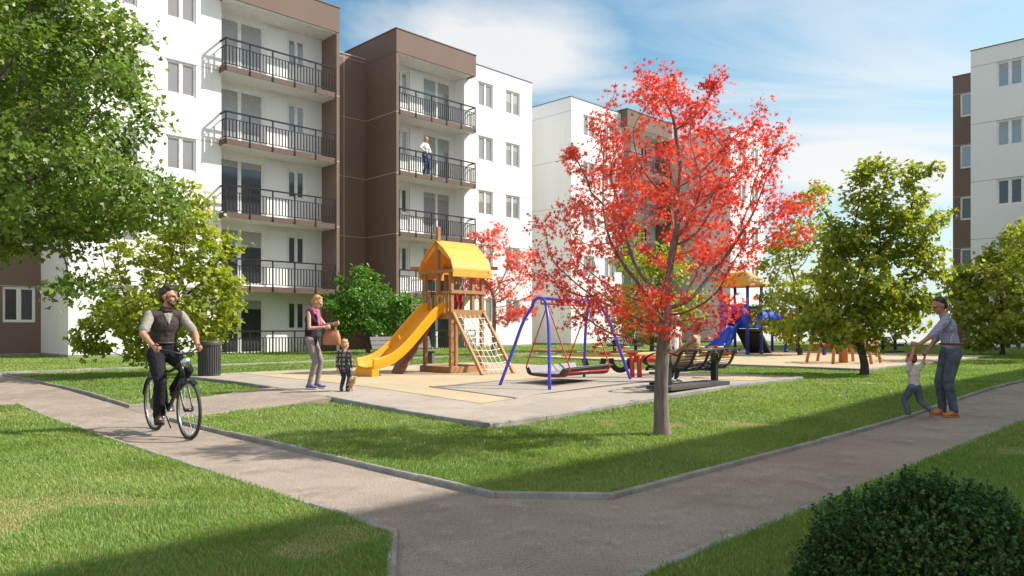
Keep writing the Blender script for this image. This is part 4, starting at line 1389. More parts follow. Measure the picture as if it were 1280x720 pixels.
g = MB(); g.tube([(-.06, -.42, .28), (-.14, -.38, .02)], .009, 6); g.build('kickstand', M['bikeblack'], BK)
# ================================================================ people
def skin_mat(name, c):
    m, nt, b = nodes(name)
    col = mixrgb(nt, ramp(nt, nz(nt, 25, 4), .35, .7), c, [c[0] * .92, c[1] * .85, c[2] * .82])
    nt.links.new(col, b.inputs['Base Color'])
    b.inputs['Roughness'].default_value = .5; b.inputs['Subsurface Weight'].default_value = .08; b.inputs['Subsurface Radius'].default_value = (.02, .008, .004)
    return m


def cloth_mat(name, c, var=.18, scale=30, check=None, rough=.85):
    m, nt, b = nodes(name)
    col = mixrgb(nt, ramp(nt, nz(nt, scale, 5, .65), .3, .7), [x * (1 - var) for x in c], [min(1, x * (1 + var)) for x in c])
    if check:
        tc = nt.nodes.new('ShaderNodeTexCoord'); sep = nt.nodes.new('ShaderNodeSeparateXYZ'); nt.links.new(tc.outputs['Object'], sep.inputs[0])
        for out, f in ((sep.outputs[0], check[1]), (sep.outputs[2], check[1])):
            a = nt.nodes.new('ShaderNodeMath'); a.operation = 'MULTIPLY'; a.inputs[1].default_value = f; nt.links.new(out, a.inputs[0])
            fr = nt.nodes.new('ShaderNodeMath'); fr.operation = 'FRACT'; nt.links.new(a.outputs[0], fr.inputs[0])
            g_ = nt.nodes.new('ShaderNodeMath'); g_.operation = 'GREATER_THAN'; g_.inputs[1].default_value = check[2]; nt.links.new(fr.outputs[0], g_.inputs[0])
            col = mixrgb(nt, g_.outputs[0], col, check[0])
    nt.links.new(col, b.inputs['Base Color'])
    b.inputs['Roughness'].default_value = rough; b.inputs['Specular IOR Level'].default_value = .25
    bump(nt, b, nz(nt, 22, 5, .6), .35, .02)
    return m


M['skin'] = skin_mat('skin', (.56, .315, .215))
M['skintan'] = skin_mat('skin_tanned', (.46, .225, .14))
M['haird'] = mat('hair_dark_brown', (.035, .016, .010), .5, var=.35, scale=60)
M['hairr'] = mat('hair_auburn', (.20, .065, .03), .5, var=.35, scale=60)
M['hairb'] = mat('hair_blond', (.46, .25, .10), .5, var=.3, scale=60)
M['eye'] = mat('eyes', (.02, .015, .012), .25)
M['lips'] = mat('lips', (.38, .13, .10), .5)


def vox(name, mb, voxel, m, parent, it=3, wr=0.0, seed=0.0, sm=.5):
    """fuse overlapping solids into one continuous surface"""
    me = bpy.data.meshes.new('tmp'); me.from_pydata(mb.v, [], mb.f)
    o = bpy.data.objects.new('tmp', me); C.objects.link(o)
    a = o.modifiers.new('r', 'REMESH'); a.mode = 'VOXEL'; a.voxel_size = voxel
    b = o.modifiers.new('s', 'SMOOTH'); b.factor = sm; b.iterations = it
    dg = bpy.context.evaluated_depsgraph_get()
    me2 = bpy.data.meshes.new_from_object(o.evaluated_get(dg))
    bpy.data.objects.remove(o); bpy.data.meshes.remove(me)
    me2.name = name
    n = len(me2.polygons)
    me2.polygons.foreach_set('use_smooth', np.ones(n, bool))
    if wr:
        nrm = [v.normal.copy() for v in me2.vertices]
        for v, q in zip(me2.vertices, nrm):
            c = v.co
            f = noise.noise(Vector((c.x * 9 + seed, c.y * 9, c.z * 15))) * .6 + noise.noise(Vector((c.x * 22, c.y * 22 + seed, c.z * 34))) * .4
            v.co = c + q * f * wr
    me2.update()
    me2.materials.clear(); me2.materials.append(m)
    o = bpy.data.objects.new(name, me2); C.objects.link(o)
    if parent: o.parent = parent
    return o


def caps(mb, a, b, r0, r1, flat=None, n=12):
    """tapered limb with round ends; flat = (direction, factor) squashes it"""
    a, b = Vector(a), Vector(b)
    d = b - a
    L = d.length
    d = d / L if L > 1e-6 else Vector((0, 0, 1))
    ref = Vector((0, 1, 0)) if abs(d.y) < .9 else Vector((1, 0, 0))
    s = d.cross(ref).normalized(); q = s.cross(d)
    rings = [(-r0 * math.cos(t), r0 * math.sin(t)) for t in (.25, .7, 1.15)] + [(0, r0)] + [(L * k / 3, r0 + (r1 - r0) * k / 3) for k in (1, 2)] + [(L, r1)] + [(L + r1 * math.cos(t), r1 * math.sin(t)) for t in (1.15, .7, .25)]
    vs = []
    for h, r in rings:
        for k in range(n):
            an = 2 * PI * k / n
            off = (s * math.cos(an) + q * math.sin(an)) * r
            if flat:
                f = Vector(flat[0]).normalized(); off = off - f * off.dot(f) * (1 - flat[1])
            vs.append(a + d * h + off)
    m = len(rings)
    fs = [(i * n + k, i * n + (k + 1) % n, (i + 1) * n + (k + 1) % n, (i + 1) * n + k) for i in range(m - 1) for k in range(n)]
    fs += [tuple(range(n))[::-1], tuple(range((m - 1) * n, m * n))]
    mb.add(vs, fs, 0, True)


def ell(mb, c, r, R=None, n=9):
    t = MB(); t.ball((0, 0, 0), r, n)
    R = R or Matrix.Identity(3)
    mb.add([Vector(c) + R @ Vector(p) for p in t.v], t.f, 0, True)


def ik(a, b, l1, l2, pole):
    a, b, pole = Vector(a), Vector(b), Vector(pole)
    d = b - a; L = d.length
    mx = (l1 + l2) * .995
    if L > mx: b = a + d * (mx / L); d = b - a; L = mx
    u = d / L
    x = (l1 * l1 - l2 * l2 + L * L) / (2 * L)
    h = math.sqrt(max(0, l1 * l1 - x * x))
    p = pole - u * pole.dot(u)
    p = p.normalized() if p.length > 1e-5 else Vector((0, 1, 0))
    return a + u * x + p * h, b


def rot(ax, deg): return Matrix.Rotation(math.radians(deg), 3, ax)


def person(label, loc, yaw, H, pelvis, lean=0, side=0, twist=0, head=(0, 0, 0), hands=None, ankles=None, hpole=None, kpole=None, hdirs=None, curl=None,
           toes=None, w=dict(), child=False, female=False, group=None):
    """hands / ankles: (right, left) targets; head: yaw, pitch, tilt"""
    k = H / 1.75
    hs = k * (1.42 if child else 1.0)            # head size
    ll = k * (.96 if child else 1.0)             # limb length
    wd = k * (1.10 if child else (.92 if female else 1.0))
    root = empty('person', loc, math.radians(yaw), label, 'person', group)
    P = Vector(pelvis)
    RS = rot('Z', twist) @ rot('Y', side) @ rot('X', -lean)
    R0 = rot('X', -lean * .35)
    up, rt, fw = RS @ Vector((0, 0, 1)), RS @ Vector((1, 0, 0)), RS @ Vector((0, 1, 0))
    Cc = P + (R0 @ Vector((0, 0, 1))) * .17 * k + up * .15 * k
    N = Cc + up * .19 * k
    RH = rot('Z', head[0]) @ rot('X', -head[1]) @ rot('Y', head[2])
    hu = RH @ Vector((0, 0, 1))
    Hd = N + (up * .6 + hu * .4).normalized() * .07 * k + hu * .105 * hs + (RH @ Vector((0, 1, 0))) * .018 * hs
    sw = (.165 if female else .185) * k * (1.05 if child else 1)
    sh = [N - up * .055 * k + rt * s * sw for s in (1, -1)]
    hp = [P - Vector((0, 0, .03 * k)) + Vector((s * .088 * wd, 0, 0)) for s in (1, -1)]
    ua, fa = .285 * ll, .255 * ll
    th, sn = .425 * ll, .42 * ll
    hands = hands or (P + Vector((.24 * k, .04, -.08 * k)), P + Vector((-.24 * k, .04, -.08 * k)))
    hpole = hpole or ((.5, -1, -.2), (-.5, -1, -.2)); kpole = kpole or ((0, 1, 0), (0, 1, 0))
    el, wr_, kn, an = [], [], [], []
    for i in (0, 1):
        e, q = ik(sh[i], hands[i], ua, fa, hpole[i]); el.append(e); wr_.append(q)
        e, q = ik(hp[i], ankles[i], th, sn, kpole[i]); kn.append(e); an.append(q)
    toes = toes or ((.12, 1, 0), (-.12, 1, 0))
    fat = 1.0
    b = MB()
    # trunk
    ell(b, P, (.150 * wd, .105 * wd, .11 * k)); caps(b, P, Cc, .118 * wd, .125 * wd, (fw, .76))
    ell(b, Cc + up * .02 * k, (.158 * wd, .108 * wd, .16 * k), RS)
    if female and not child:
        for s in (1, -1): ell(b, Cc + rt * s * .07 * wd + fw * .085 * wd - up * .01, (.055 * k, .05 * k, .055 * k))
    caps(b, sh[0] - rt * .02 * k, sh[1] + rt * .02 * k, .052 * k, .052 * k)
    caps(b, N - up * .05 * k, Hd - hu * .06 * hs, .056 * wd, .050 * (hs + k) / 2)
    # head with a face
    hv = lambda x, y, z: Hd + RH @ (Vector((x, y, z)) * hs)
    ell(b, hv(0, -.012, .022), (.076 * hs, .094 * hs, .094 * hs), RH, 10)
    ell(b, hv(0, .022, -.040), (.060 * hs, .068 * hs, .078 * hs), RH, 10)
    ell(b, hv(0, .062, -.088), (.030 * hs, .026 * hs, .024 * hs), RH)
    caps(b, hv(0, .088, .022), hv(0, .108, -.016), .009 * hs, .0145 * hs)
    for s in (1, -1):
        ell(b, hv(s * .078, -.008, -.008), (.012 * hs, .024 * hs, .032 * hs), RH, 6)
        caps(b, hv(s * .014, .086, .030), hv(s * .050, .070, .028), .010 * hs, .008 * hs)
        ell(b, hv(s * .042, .062, -.028), (.022 * hs, .020 * hs, .02 * hs), RH, 6)
    # limbs
    for i, s in ((0, 1), (1, -1)):
        m_ = 1.0 if not female else .86
        caps(b, sh[i], el[i], .050 * wd * m_, .040 * wd * m_); caps(b, el[i], wr_[i], .041 * wd * m_, .028 * wd * m_)
        caps(b, el[i] + (wr_[i] - el[i]) * .22, el[i] + (wr_[i] - el[i]) * .34, .043 * wd * m_, .041 * wd * m_)
        caps(b, hp[i], kn[i], .088 * wd, .058 * wd); caps(b, kn[i], an[i], .055 * wd, .036 * wd)
        mid = kn[i] + (an[i] - kn[i]) * .3; bk = -(Vector(kpole[i]).normalized()) * .015 * wd
        caps(b, mid - (an[i] - kn[i]) * .08 + bk, mid + (an[i] - kn[i]) * .10 + bk, .052 * wd, .048 * wd)
        # hand: palm, four fingers and a thumb
        f_ = (wr_[i] - el[i]).normalized()
        hd = Vector(hdirs[i]).normalized() if hdirs and hdirs[i] else f_
        ref = rt * s if abs(hd.dot(rt)) < .85 else fw
        pn = (ref - hd * ref.dot(hd)).normalized()          # back of the hand looks outwards
        wv = hd.cross(pn).normalized()
        if wv.dot(fw) < 0: wv = -wv                           # thumb side is to the front
        cu = curl[i] if curl else .35
        hk = k * (1.12 if child else 1.0)
        caps(b, wr_[i], wr_[i] + hd * .075 * hk, .027 * hk, .036 * hk, (pn, .48))
        for j, (o_, L_) in enumerate(((.030, .072), (.010, .082), (-.011, .076), (-.030, .058))):
            p0 = wr_[i] + hd * .082 * hk + wv * o_ * hk
            d1 = (hd * math.cos(cu) - pn * math.sin(cu) + wv * o_ * 1.2).normalized(); p1 = p0 + d1 * L_ * .5 * hk
            d2 = (hd * math.cos(cu * 2.4) - pn * math.sin(cu * 2.4)).normalized(); p2 = p1 + d2 * L_ * .5 * hk
            caps(b, p0, p1, .0095 * hk, .009 * hk, n=7); caps(b, p1, p2, .009 * hk, .0078 * hk, n=7)
        t0 = wr_[i] + hd * .025 * hk + wv * .026 * hk; t1 = t0 + (hd * .7 + wv * .6 - pn * .35).normalized() * .042 * hk
        caps(b, t0, t1, .0125 * hk, .0105 * hk, n=7); caps(b, t1, t1 + (hd * .9 - pn * .4 + wv * .1).normalized() * .032 * hk, .0105 * hk, .009 * hk, n=7)
        td = Vector(toes[i]).normalized()
        caps(b, an[i] - td * .03 * k - Vector((0, 0, .03 * k)), an[i] + td * .11 * k - Vector((0, 0, .045 * k)), .032 * k, .024 * k)
    vs = w.get('voxel', .0062)
    vox('body', b, vs, M[w.get('skin', 'skin')], root, 2)
    e = MB()
    for s in (1, -1): e.ball(tuple(hv(s * .030, .082, .006)), .0068 * hs, 6)
    e.build('eyes', M['eye'], root)
    e = MB(); caps(e, hv(-.02, .086, -.058), hv(.02, .086, -.058), .0055 * hs, .0055 * hs, n=6); e.build('mouth', M['lips'], root)
    # hair
    if w.get('hair'):
        h = MB()
        st = w.get('hairstyle', 'short')
        ell(h, hv(0, -.036, .052), (.081 * hs, .088 * hs, .082 * hs), RH, 10)
        ell(h, hv(0, -.056, -.008), (.074 * hs, .062 * hs, .076 * hs), RH, 10)
        if st == 'quiff':
            for x in (-.035, 0, .035): caps(h, hv(x, .03, .105), hv(x * .8, -.03, .125), .030 * hs, .034 * hs)
            for s in (1, -1): caps(h, hv(s * .076, .02, .02), hv(s * .074, .022, -.03), .010 * hs, .007 * hs)
        if st in ('short',):
            caps(h, hv(-.04, .010, .106), hv(.04, .010, .106), .022 * hs, .022 * hs)
        if st == 'long':
            for x in (-.06, -.02, .02, .06): caps(h, hv(x, -.05, -.02), hv(x * 1.1, -.075, -.21), .036 * hs, .022 * hs)
            for s in (1, -1): caps(h, hv(s * .07, .01, .04), hv(s * .078, -.01, -.13), .022 * hs, .018 * hs)
        if st == 'bun': ell(h, hv(0, -.12, .06), (.045 * hs, .04 * hs, .045 * hs), RH)
        vox('hair', h, vs * 1.25, M[w['hair']], root, 2, .006 * hs, 3.1)
    if w.get('beard'):
        h = MB(); caps(h, hv(-.055, .03, -.06), hv(0, .068, -.092), .018 * hs, .026 * hs); caps(h, hv(.055, .03, -.06), hv(0, .068, -.092), .018 * hs, .026 * hs); caps(h, hv(-.02, .092, -.040), hv(.02, .092, -.040), .007 * hs, .007 * hs)
        vox('beard', h, vs, M[w['beard']], root, 1, .003, 1.0)
    # trousers
    cv = vs * 1.5
    if w.get('pants'):
        g = MB(); ex = w.get('pants_ease', .012) * k; to = w.get('pants_to', 1.0)
        ell(g, P, (.150 * wd + ex, .105 * wd + ex, .105 * k)); caps(g, P, P + up * .06 * k, .138 * wd + ex, .130 * wd + ex, (fw, .80))
        for i in (0, 1):
            caps(g, hp[i], kn[i], .092 * wd + ex, .060 * wd + ex)
            if to > .5:
                e_ = kn[i] + (an[i] - kn[i]) * to
                caps(g, kn[i], e_, .060 * wd + ex, (.042 + .030 * (1 - to)) * wd + ex * 1.1)
        vox('trousers', g, cv, M[w['pants']], root, 2, .007 * k * w.get('fold', 1), 2.0)
    if w.get('belt'):
        g = MB(); Rb = P + Vector((0, 0, .105 * k))
        g.tube([Rb + Vector((math.cos(a * PI / 14) * (.146 * wd + .02), math.sin(a * PI / 14) * (.112 * wd + .02), 0)) for a in range(28)], .016 * k, 6, closed=True)
        g.build('belt', M[w['belt']], root)
    # upper garment
    def top(name, m, ex, sleeve, hem, sub=0):
        g = MB(); ex *= k
        lo = P + Vector((0, 0, -hem * k))
        caps(g, lo + Vector((0, 0, .07 * k)), Cc, .140 * wd + ex, .128 * wd + ex, (fw, .78))
        ell(g, Cc + up * .02 * k, (.160 * wd + ex, .110 * wd + ex, .155 * k + ex * .6), RS)
        if female and not child:
            for s in (1, -1): ell(g, Cc + rt * s * .07 * wd + fw * .085 * wd - up * .01, (.055 * k + ex * .8, .05 * k + ex * .7, .055 * k + ex * .8))
        caps(g, sh[0] - rt * (.02 + .02 * (sleeve == 0)) * k, sh[1] + rt * (.02 + .02 * (sleeve == 0)) * k, .052 * k + ex, .052 * k + ex)
        caps(g, N - up * .06 * k, N + up * .004 * k, .062 * wd + ex, .052 * wd + ex)
        for i in (0, 1):
            m_ = 1.0 if not female else .9
            if sleeve > 0:
                t = min(1, sleeve); e_ = sh[i] + (el[i] - sh[i]) * t
                caps(g, sh[i], e_, .053 * wd * m_ + ex, (.053 - .010 * t) * wd * m_ + ex * 1.1)
            if sleeve > 1:
                e_ = el[i] + (wr_[i] - el[i]) * (sleeve - 1)
                caps(g, el[i], e_, .043 * wd * m_ + ex, .034 * wd * m_ + ex)
        return vox(name, g, cv, M[m], root, 2, .0075 * k * w.get('fold', 1), 5.0)
    if w.get('shirt'): top('shirt', w['shirt'], w.get('shirt_ease', .012), w.get('sleeve', .5), w.get('hem', .0))
    if w.get('vest'): top('vest', w['vest'], .024, 0, w.get('vest_hem', .0))
    if w.get('vneck'):
        g = MB(); c0 = Cc + up * .165 * k + fw * .075 * wd; c1 = Cc + up * .065 * k + fw * .134 * wd
        caps(g, c0 + rt * .034 * k, c1, .020 * k, .008 * k, (fw, .7)); caps(g, c0 - rt * .034 * k, c1, .020 * k, .008 * k, (fw, .7)); caps(g, c0, c1, .026 * k, .010 * k, (fw, .7))
        vox('shirt_front', g, vs, M[w['vneck']], root, 1)
    if w.get('collar'):
        g = MB(); c = N + up * .012 * k
        g.tube([c + rt * (math.cos(a * PI / 10) * .064 * wd) + fw * (math.sin(a * PI / 10) * .062 * wd) + up * .006 * math.cos(a) * k for a in range(20)], .016 * k, 7, closed=True)
        g.build('collar', M[w['collar']], root)
    if w.get('scarf'):
        g = MB(); c = N + up * .00 * k
        for q, rr in ((0, .085), (.03, .078), (-.035, .098)):
            g.tube([c + up * q * k + rt * (math.cos(a * PI / 10) * rr * k) + fw * (math.sin(a * PI / 10) * rr * k + .015) - up * (math.sin(a * PI / 10) * .03 * k) for a in range(20)], .027 * k, 8, closed=True)
        for s in (.035, -.03): caps(g, c + fw * .10 * k + rt * s * k, c + fw * .165 * k + rt * s * 1.6 * k - up * .24 * k, .036 * k, .040 * k, (fw, .45))
        vox('scarf', g, vs * 1.3, M[w['scarf']], root, 2, .008, 7.0)
    # shoes
    if w.get('shoes'):
        for i in (0, 1):
            g = MB(); td = Vector(toes[i]).normalized()
            upv = Vector((0, 0, 1)); upv = (upv - td * upv.dot(td)).normalized()
            hl, tp = an[i] - td * .035 * k - upv * .045 * k, an[i] + td * .145 * k - upv * .055 * k
            caps(g, hl, tp, .040 * k, .036 * k, (upv, .72)); caps(g, an[i] - upv * .01 * k, an[i] + td * .06 * k - upv * .035 * k, .046 * k, .036 * k)
            s_ = vox('shoe', g, vs * 1.1, M[w['shoes']], root, 1)
            g = MB(); sd_ = td.cross(upv).normalized()
            o_ = [(-.075, -.022), (-.085, 0), (-.075, .022), (-.03, .034), (.08, .042), (.15, .036), (.182, .012), (.182, -.012), (.15, -.036), (.08, -.042), (-.03, -.034)]
            g.prism([(x * k, y * k) for x, y in o_], an[i] - upv * .088 * k, td, sd_, upv, .018 * k); g.build('sole', M[w.get('sole', 'rubber')], s_)
    return dict(root=root, hands=wr_, N=N, Hd=Hd, up=up, rt=rt, fw=fw, k=k)


M['c_vest'] = cloth_mat('brown_grey_vest', (.060, .046, .042), .2)
M['c_grey'] = cloth_mat('light_grey_shirt', (.29, .265, .235), .08)
M['c_white'] = cloth_mat('white_cotton', (.74, .71, .68), .05)
M['c_navy'] = cloth_mat('dark_trousers', (.014, .013, .018), .3)
M['c_tunic'] = cloth_mat('navy_tunic', (.020, .018, .030), .4, 60)
M['c_legg'] = cloth_mat('grey_leggings', (.25, .215, .21), .15)
M['c_scarf'] = cloth_mat('pink_scarf', (.48, .12, .19), .55, 28)
M['c_jean'] = cloth_mat('blue_jeans', (.050, .105, .235), .3, 14)
M['c_jeand'] = cloth_mat('dark_jeans', (.030, .045, .085), .3, 14)
M['c_jeang'] = cloth_mat('faded_grey_jeans', (.095, .115, .14), .45, 7)
M['c_check'] = cloth_mat('checked_shirt_violet', (.235, .225, .33), .1, 30, ((.42, .42, .50), 46, .72))
M['c_plaid'] = cloth_mat('plaid_shirt', (.34, .25, .22), .15, 30, ((.055, .045, .055), 13, .58))
M['c_cream'] = cloth_mat('cream_tee', (.60, .53, .47), .08)
M['c_jeank'] = cloth_mat('childs_jeans', (.10, .135, .18), .35, 12)
M['c_beige'] = cloth_mat('beige_top', (.50, .33, .21), .12)
M['c_red'] = cloth_mat('red_trousers', (.42, .02, .025), .12)
M['c_black'] = cloth_mat('black_cloth', (.016, .015, .016), .2)
M['s_orange'] = mat('tan_leather_shoe', (.50, .19, .045), .5)
M['s_blue'] = mat('violet_blue_shoe', (.13, .12, .26), .6)
M['s_black'] = mat('black_shoe', (.02, .018, .018), .5)
M['s_white'] = mat('white_shoe', (.60, .60, .60), .6)
M['leather'] = mat('tan_leather_bag', (.44, .165, .085), .45, bmp=.15, bscale=60)
M['belt'] = mat('brown_belt', (.13, .045, .025), .5)
M['teddy'] = mat('teddy_plush', (.48, .30, .14), .95, var=.25, scale=60, bmp=.5, bscale=120)

# ---- the cyclist
person('man in a dark vest and light shirt riding the black bicycle, looking aside', tuple(BK.location), -135, 1.84, (0, -.275, 1.045), lean=15, head=(42, 4, 0),
       hands=((.272, .165, 1.125), (-.272, .165, 1.125)), hpole=((1, -.35, -.5), (-1, -.35, -.5)), hdirs=((.1, .85, -.35), (-.1, .85, -.35)), curl=(.85, .85),
       ankles=((.125, PR.y - .06, PR.z + .105), (-.125, PLf.y - .07, PLf.z + .105)), kpole=((.12, 1, .3), (-.12, 1, .3)), toes=((.05, 1, -.12), (-.05, 1, -.05)),
       w=dict(skin='skintan', hair='haird', hairstyle='quiff', beard='haird', shirt='c_grey', sleeve=.78, vest='c_vest', vneck='c_grey', collar='c_black', pants='c_navy', pants_ease=.016, shoes='s_black', belt='s_black'))

# ---- woman with the handbag and the toddler
Yp = 13.64
wl = (px(390, 484, Yp)[0], Yp, rise(Yp) + GZ)
wm = person('woman in navy tunic, pink scarf and grey leggings looking into her bag', wl, -97, 1.75, (0, -.02, .93), lean=4, head=(2, 34, 0),
            hands=((.12, .27, 1.13), (-.08, .40, 1.20)), hpole=((.5, -1, -.6), (-.6, -.8, -.6)), hdirs=((-.5, 1, .05), (.3, 1, .1)), curl=(.6, .55),
            ankles=((.085, -.02, .09), (-.085, .06, .09)), toes=((.25, 1, 0), (-.05, 1, 0)), female=True,
            w=dict(hair='hairb', hairstyle='short', shirt='c_tunic', sleeve=0, hem=.13, shirt_ease=.018, scarf='c_scarf', pants='c_legg', pants_ease=.002, pants_to=.93, shoes='s_blue', sole='s_white'))
Rz = Matrix.Rotation(math.radians(-97), 4, 'Z')
bl = Vector(wl) + (Rz @ Vector((-.02, .37, .80)))
bag = empty('handbag', bl, math.radians(-97), 'tan leather handbag hanging from the hands of the woman with the scarf', 'handbag')
g = MB()
o_ = [(-.17, .0), (-.155, -.02), (.155, -.02), (.17, .0), (.14, .27), (-.14, .27)]
vs, fs = [], []
for (z, wx, wy) in ((0, .150, .062), (.03, .168, .075), (.14, .160, .066), (.27, .125, .030)):
    for k_ in range(16):
        a = 2 * PI * k_ / 16
        ca, sa = math.cos(a), math.sin(a)
        vs.append((wy * math.copysign(abs(sa) ** .5, sa), wx * math.copysign(abs(ca) ** .5, ca), z))
for i in range(3):
    for k_ in range(16): fs.append((i * 16 + k_, i * 16 + (k_ + 1) % 16, i * 16 + 16 + (k_ + 1) % 16, i * 16 + 16 + k_))
g.add(vs, fs, 0, True); g.add(vs[:16], [tuple(range(16))[::-1]]); g.add(vs[-16:], [tuple(range(16))]); g.build('body', M['leather'], bag)
for s in (-1, 1):
    g = MB(); g.tube(curve([(s * .03, -.085, .25), (s * .02, -.06, .36), (0, 0, .405), (s * .02, .06, .36), (s * .03, .085, .25)], 5), .008, 6); g.build('handle', M['leather'], bag)
Yp = 13.28
tl = (px(430, 486, Yp)[0], Yp, rise(Yp) + GZ)
person('toddler in plaid shirt and jeans seen from behind, facing the slide', tl, -12, .94, (0, 0, .44), lean=1, head=(-22, 6, 0), child=True,
       hands=((.15, .03, .36), (-.15, .03, .36)), ankles=((.06, 0, .05), (-.06, .01, .05)),
       w=dict(hair='hairb', hairstyle='short', shirt='c_plaid', sleeve=1.85, hem=.10, pants='c_jeand', shoes='s_black', voxel=.005))
td_ = empty('teddy_bear', (tl[0] + .15, tl[1] - .03, tl[2] + .02), -.4, 'tan plush bear hanging from the hand of the plaid toddler', 'teddy bear')
g = MB(); ell(g, (0, 0, .11), (.062, .052, .078)); ell(g, (0, -.01, .225), (.058, .052, .052)); ell(g, (0, -.06, .212), (.025, .022, .02))
for s in (-1, 1):
    ell(g, (s * .045, 0, .268), (.02, .012, .02)); caps(g, (s * .05, 0, .15), (s * .095, -.02, .10 if s < 0 else .27), .024, .02); caps(g, (s * .035, -.02, .06), (s * .05, -.06, .012), .028, .024)
td_.scale = (.82, .82, .82)
vox('body', g, .006, M['teddy'], td_, 2)
g = MB(); g.ball((-.02, -.052, .235), .007, 5); g.ball((.02, -.052, .235), .007, 5); g.ball((0, -.083, .216), .008, 5); g.build('eyes', M['eye'], td_)

# ---- woman on the balcony
v = W(25.05, 31.62)
bw = person('woman in white top and blue jeans leaning on the balcony rail', (v.x, v.y, ST * 3 + .005), -118, 2.15, (0, -.06, 1.16), lean=7, side=4, head=(16, 8, 0), female=True,
            hands=((.34, .16, 1.27), (-.12, .20, 1.27)), hpole=((1, -.5, 0), (-1, -.5, 0)), hdirs=((.2, .8, -.4), (0, .8, -.4)), curl=(.7, .7),
            ankles=((.12, -.05, .11), (-.10, .02, .11)),
            w=dict(hair='hairb', hairstyle='long', shirt='c_white', sleeve=1.8, shirt_ease=.02, pants='c_jean', shoes='s_white', voxel=.008))

# ---- father and child on the right path
Yp = 11.1
ml = (px(1186, 521, Yp)[0], Yp, rise(Yp) + .004)
fm = person('man in checked shirt and faded jeans holding both hands of a small child', ml, 88, 1.80, (0, -.03, .972), lean=11, side=0, twist=-26, head=(2, 26, 0),
       hands=((.06, .34, .86), (-.24, .74, .90)), hpole=((.6, -1, -.3), (-.8, -.3, -.6)), hdirs=((0, .7, -.6), (.05, 1, .05)), curl=(.8, .8),
       ankles=((.09, .04, .09), (-.09, -.03, .09)), toes=((.12, 1, 0), (-.16, 1, 0)),
       w=dict(skin='skintan', hair='haird', hairstyle='short', shirt='c_check', sleeve=1.22, shirt_ease=.015, belt='belt', collar='c_check', pants='c_jeang', pants_ease=.012, shoes='s_orange', sole='s_orange', fold=1.3))
Yp = 10.98
cl = (px(1143, 518, Yp)[0], Yp, rise(Yp) + .004)
Mf = Matrix.Translation(ml) @ Matrix.Rotation(math.radians(88), 4, 'Z'); Mc = (Matrix.Translation(cl) @ Matrix.Rotation(math.radians(22), 4, 'Z')).inverted()
hr = Mc @ (Mf @ (fm['hands'][0] + Vector((0, .04, -.085)))); hl_ = Mc @ (Mf @ (fm['hands'][1] + Vector((0, .085, -.075))))
person('small child in cream tee and jeans seen from behind, arms held up', cl, 22, .96, (.0, .0, .46), lean=6, head=(6, 12, 0), child=True,
       hands=(hr, hl_), hpole=((1, -.3, -.8), (-1, -.3, -.2)), hdirs=((.1, .1, 1), (.05, 0, 1)), curl=(.6, .6),
       ankles=((.085, -.20, .125), (-.06, .05, .05)), kpole=((.3, 1, 0), (0, 1, 0)), toes=((.2, .35, -1), (-.3, 1, 0)),
       w=dict(skin='skin', hair='hairr', hairstyle='short', shirt='c_cream', sleeve=.7, hem=.06, pants='c_jeank', pants_ease=.016, shoes='s_black', sole='leather', voxel=.005))

# ---- seated woman and the child in white
v = W(12.40, 7.52, GZ)
person('seated woman with auburn hair and beige top on the black bench, seen from behind', tuple(v), 62, 1.68, (0, .05, .48), lean=-15, head=(0, 6, 0), female=True,
       hands=((.13, .42, .55), (-.10, .44, .56)), hpole=((1, -.6, -.4), (-1, -.6, -.4)), hdirs=((-.2, 1, -.2), (.2, 1, -.2)),
       ankles=((.10, .50, .09), (-.12, .66, .09)), kpole=((.05, 1, 1), (-.05, 1, 1)),
       w=dict(skin='skintan', hair='hairr', hairstyle='bun', shirt='c_beige', sleeve=.3, hem=.0, pants='c_beige', pants_to=.4, shoes='s_black'))
v = W(13.02, 8.38, GZ)
person('child in white tee standing before the black bench behind the maple trunk', tuple(v), -140, 1.36, (0, 0, .70), lean=3, head=(0, 14, 0), child=True,
       ankles=((.08, 0, .07), (-.08, .02, .07)), hands=((.19, .10, .62), (-.19, .08, .62)),
       w=dict(hair='hairb', hairstyle='short', shirt='c_white', sleeve=.6, hem=.10, shirt_ease=.02, pants='c_jeand', shoes='s_white'))
# ---- child up in the tower
v = T.matrix_world if False else Matrix.Translation(T.location) @ Matrix.Rotation(PI / 4, 4, 'Z')
q = v @ Vector((.32, .20, 1.502))
person('child in grey top and red trousers standing on the tower deck', tuple(q), -160, .92, (0, 0, .43), head=(0, 8, 0), child=True,
       ankles=((.06, 0, .05), (-.06, .02, .05)), hands=((.15, .12, .44), (-.15, .12, .44)),
       w=dict(hair='haird', hairstyle='short', shirt='c_grey', sleeve=1.8, hem=.06, pants='c_red', shoes='s_black', voxel=.0065))
# ================================================================ sky, sun, camera
SUN_AZ, SUN_EL = math.radians(9.0), math.radians(41.0)      # azimuth from +X towards +Y
sd = Vector((math.cos(SUN_EL) * math.cos(SUN_AZ), math.cos(SUN_EL) * math.sin(SUN_AZ), math.sin(SUN_EL)))
sun = bpy.data.lights.new('sun', 'SUN'); sun.energy = 4.6; sun.angle = math.radians(.53); sun.color = (1.0, .945, .87)
so = bpy.data.objects.new('sun', sun); C.objects.link(so)
so.rotation_euler = (-sd).to_track_quat('-Z', 'Y').to_euler()

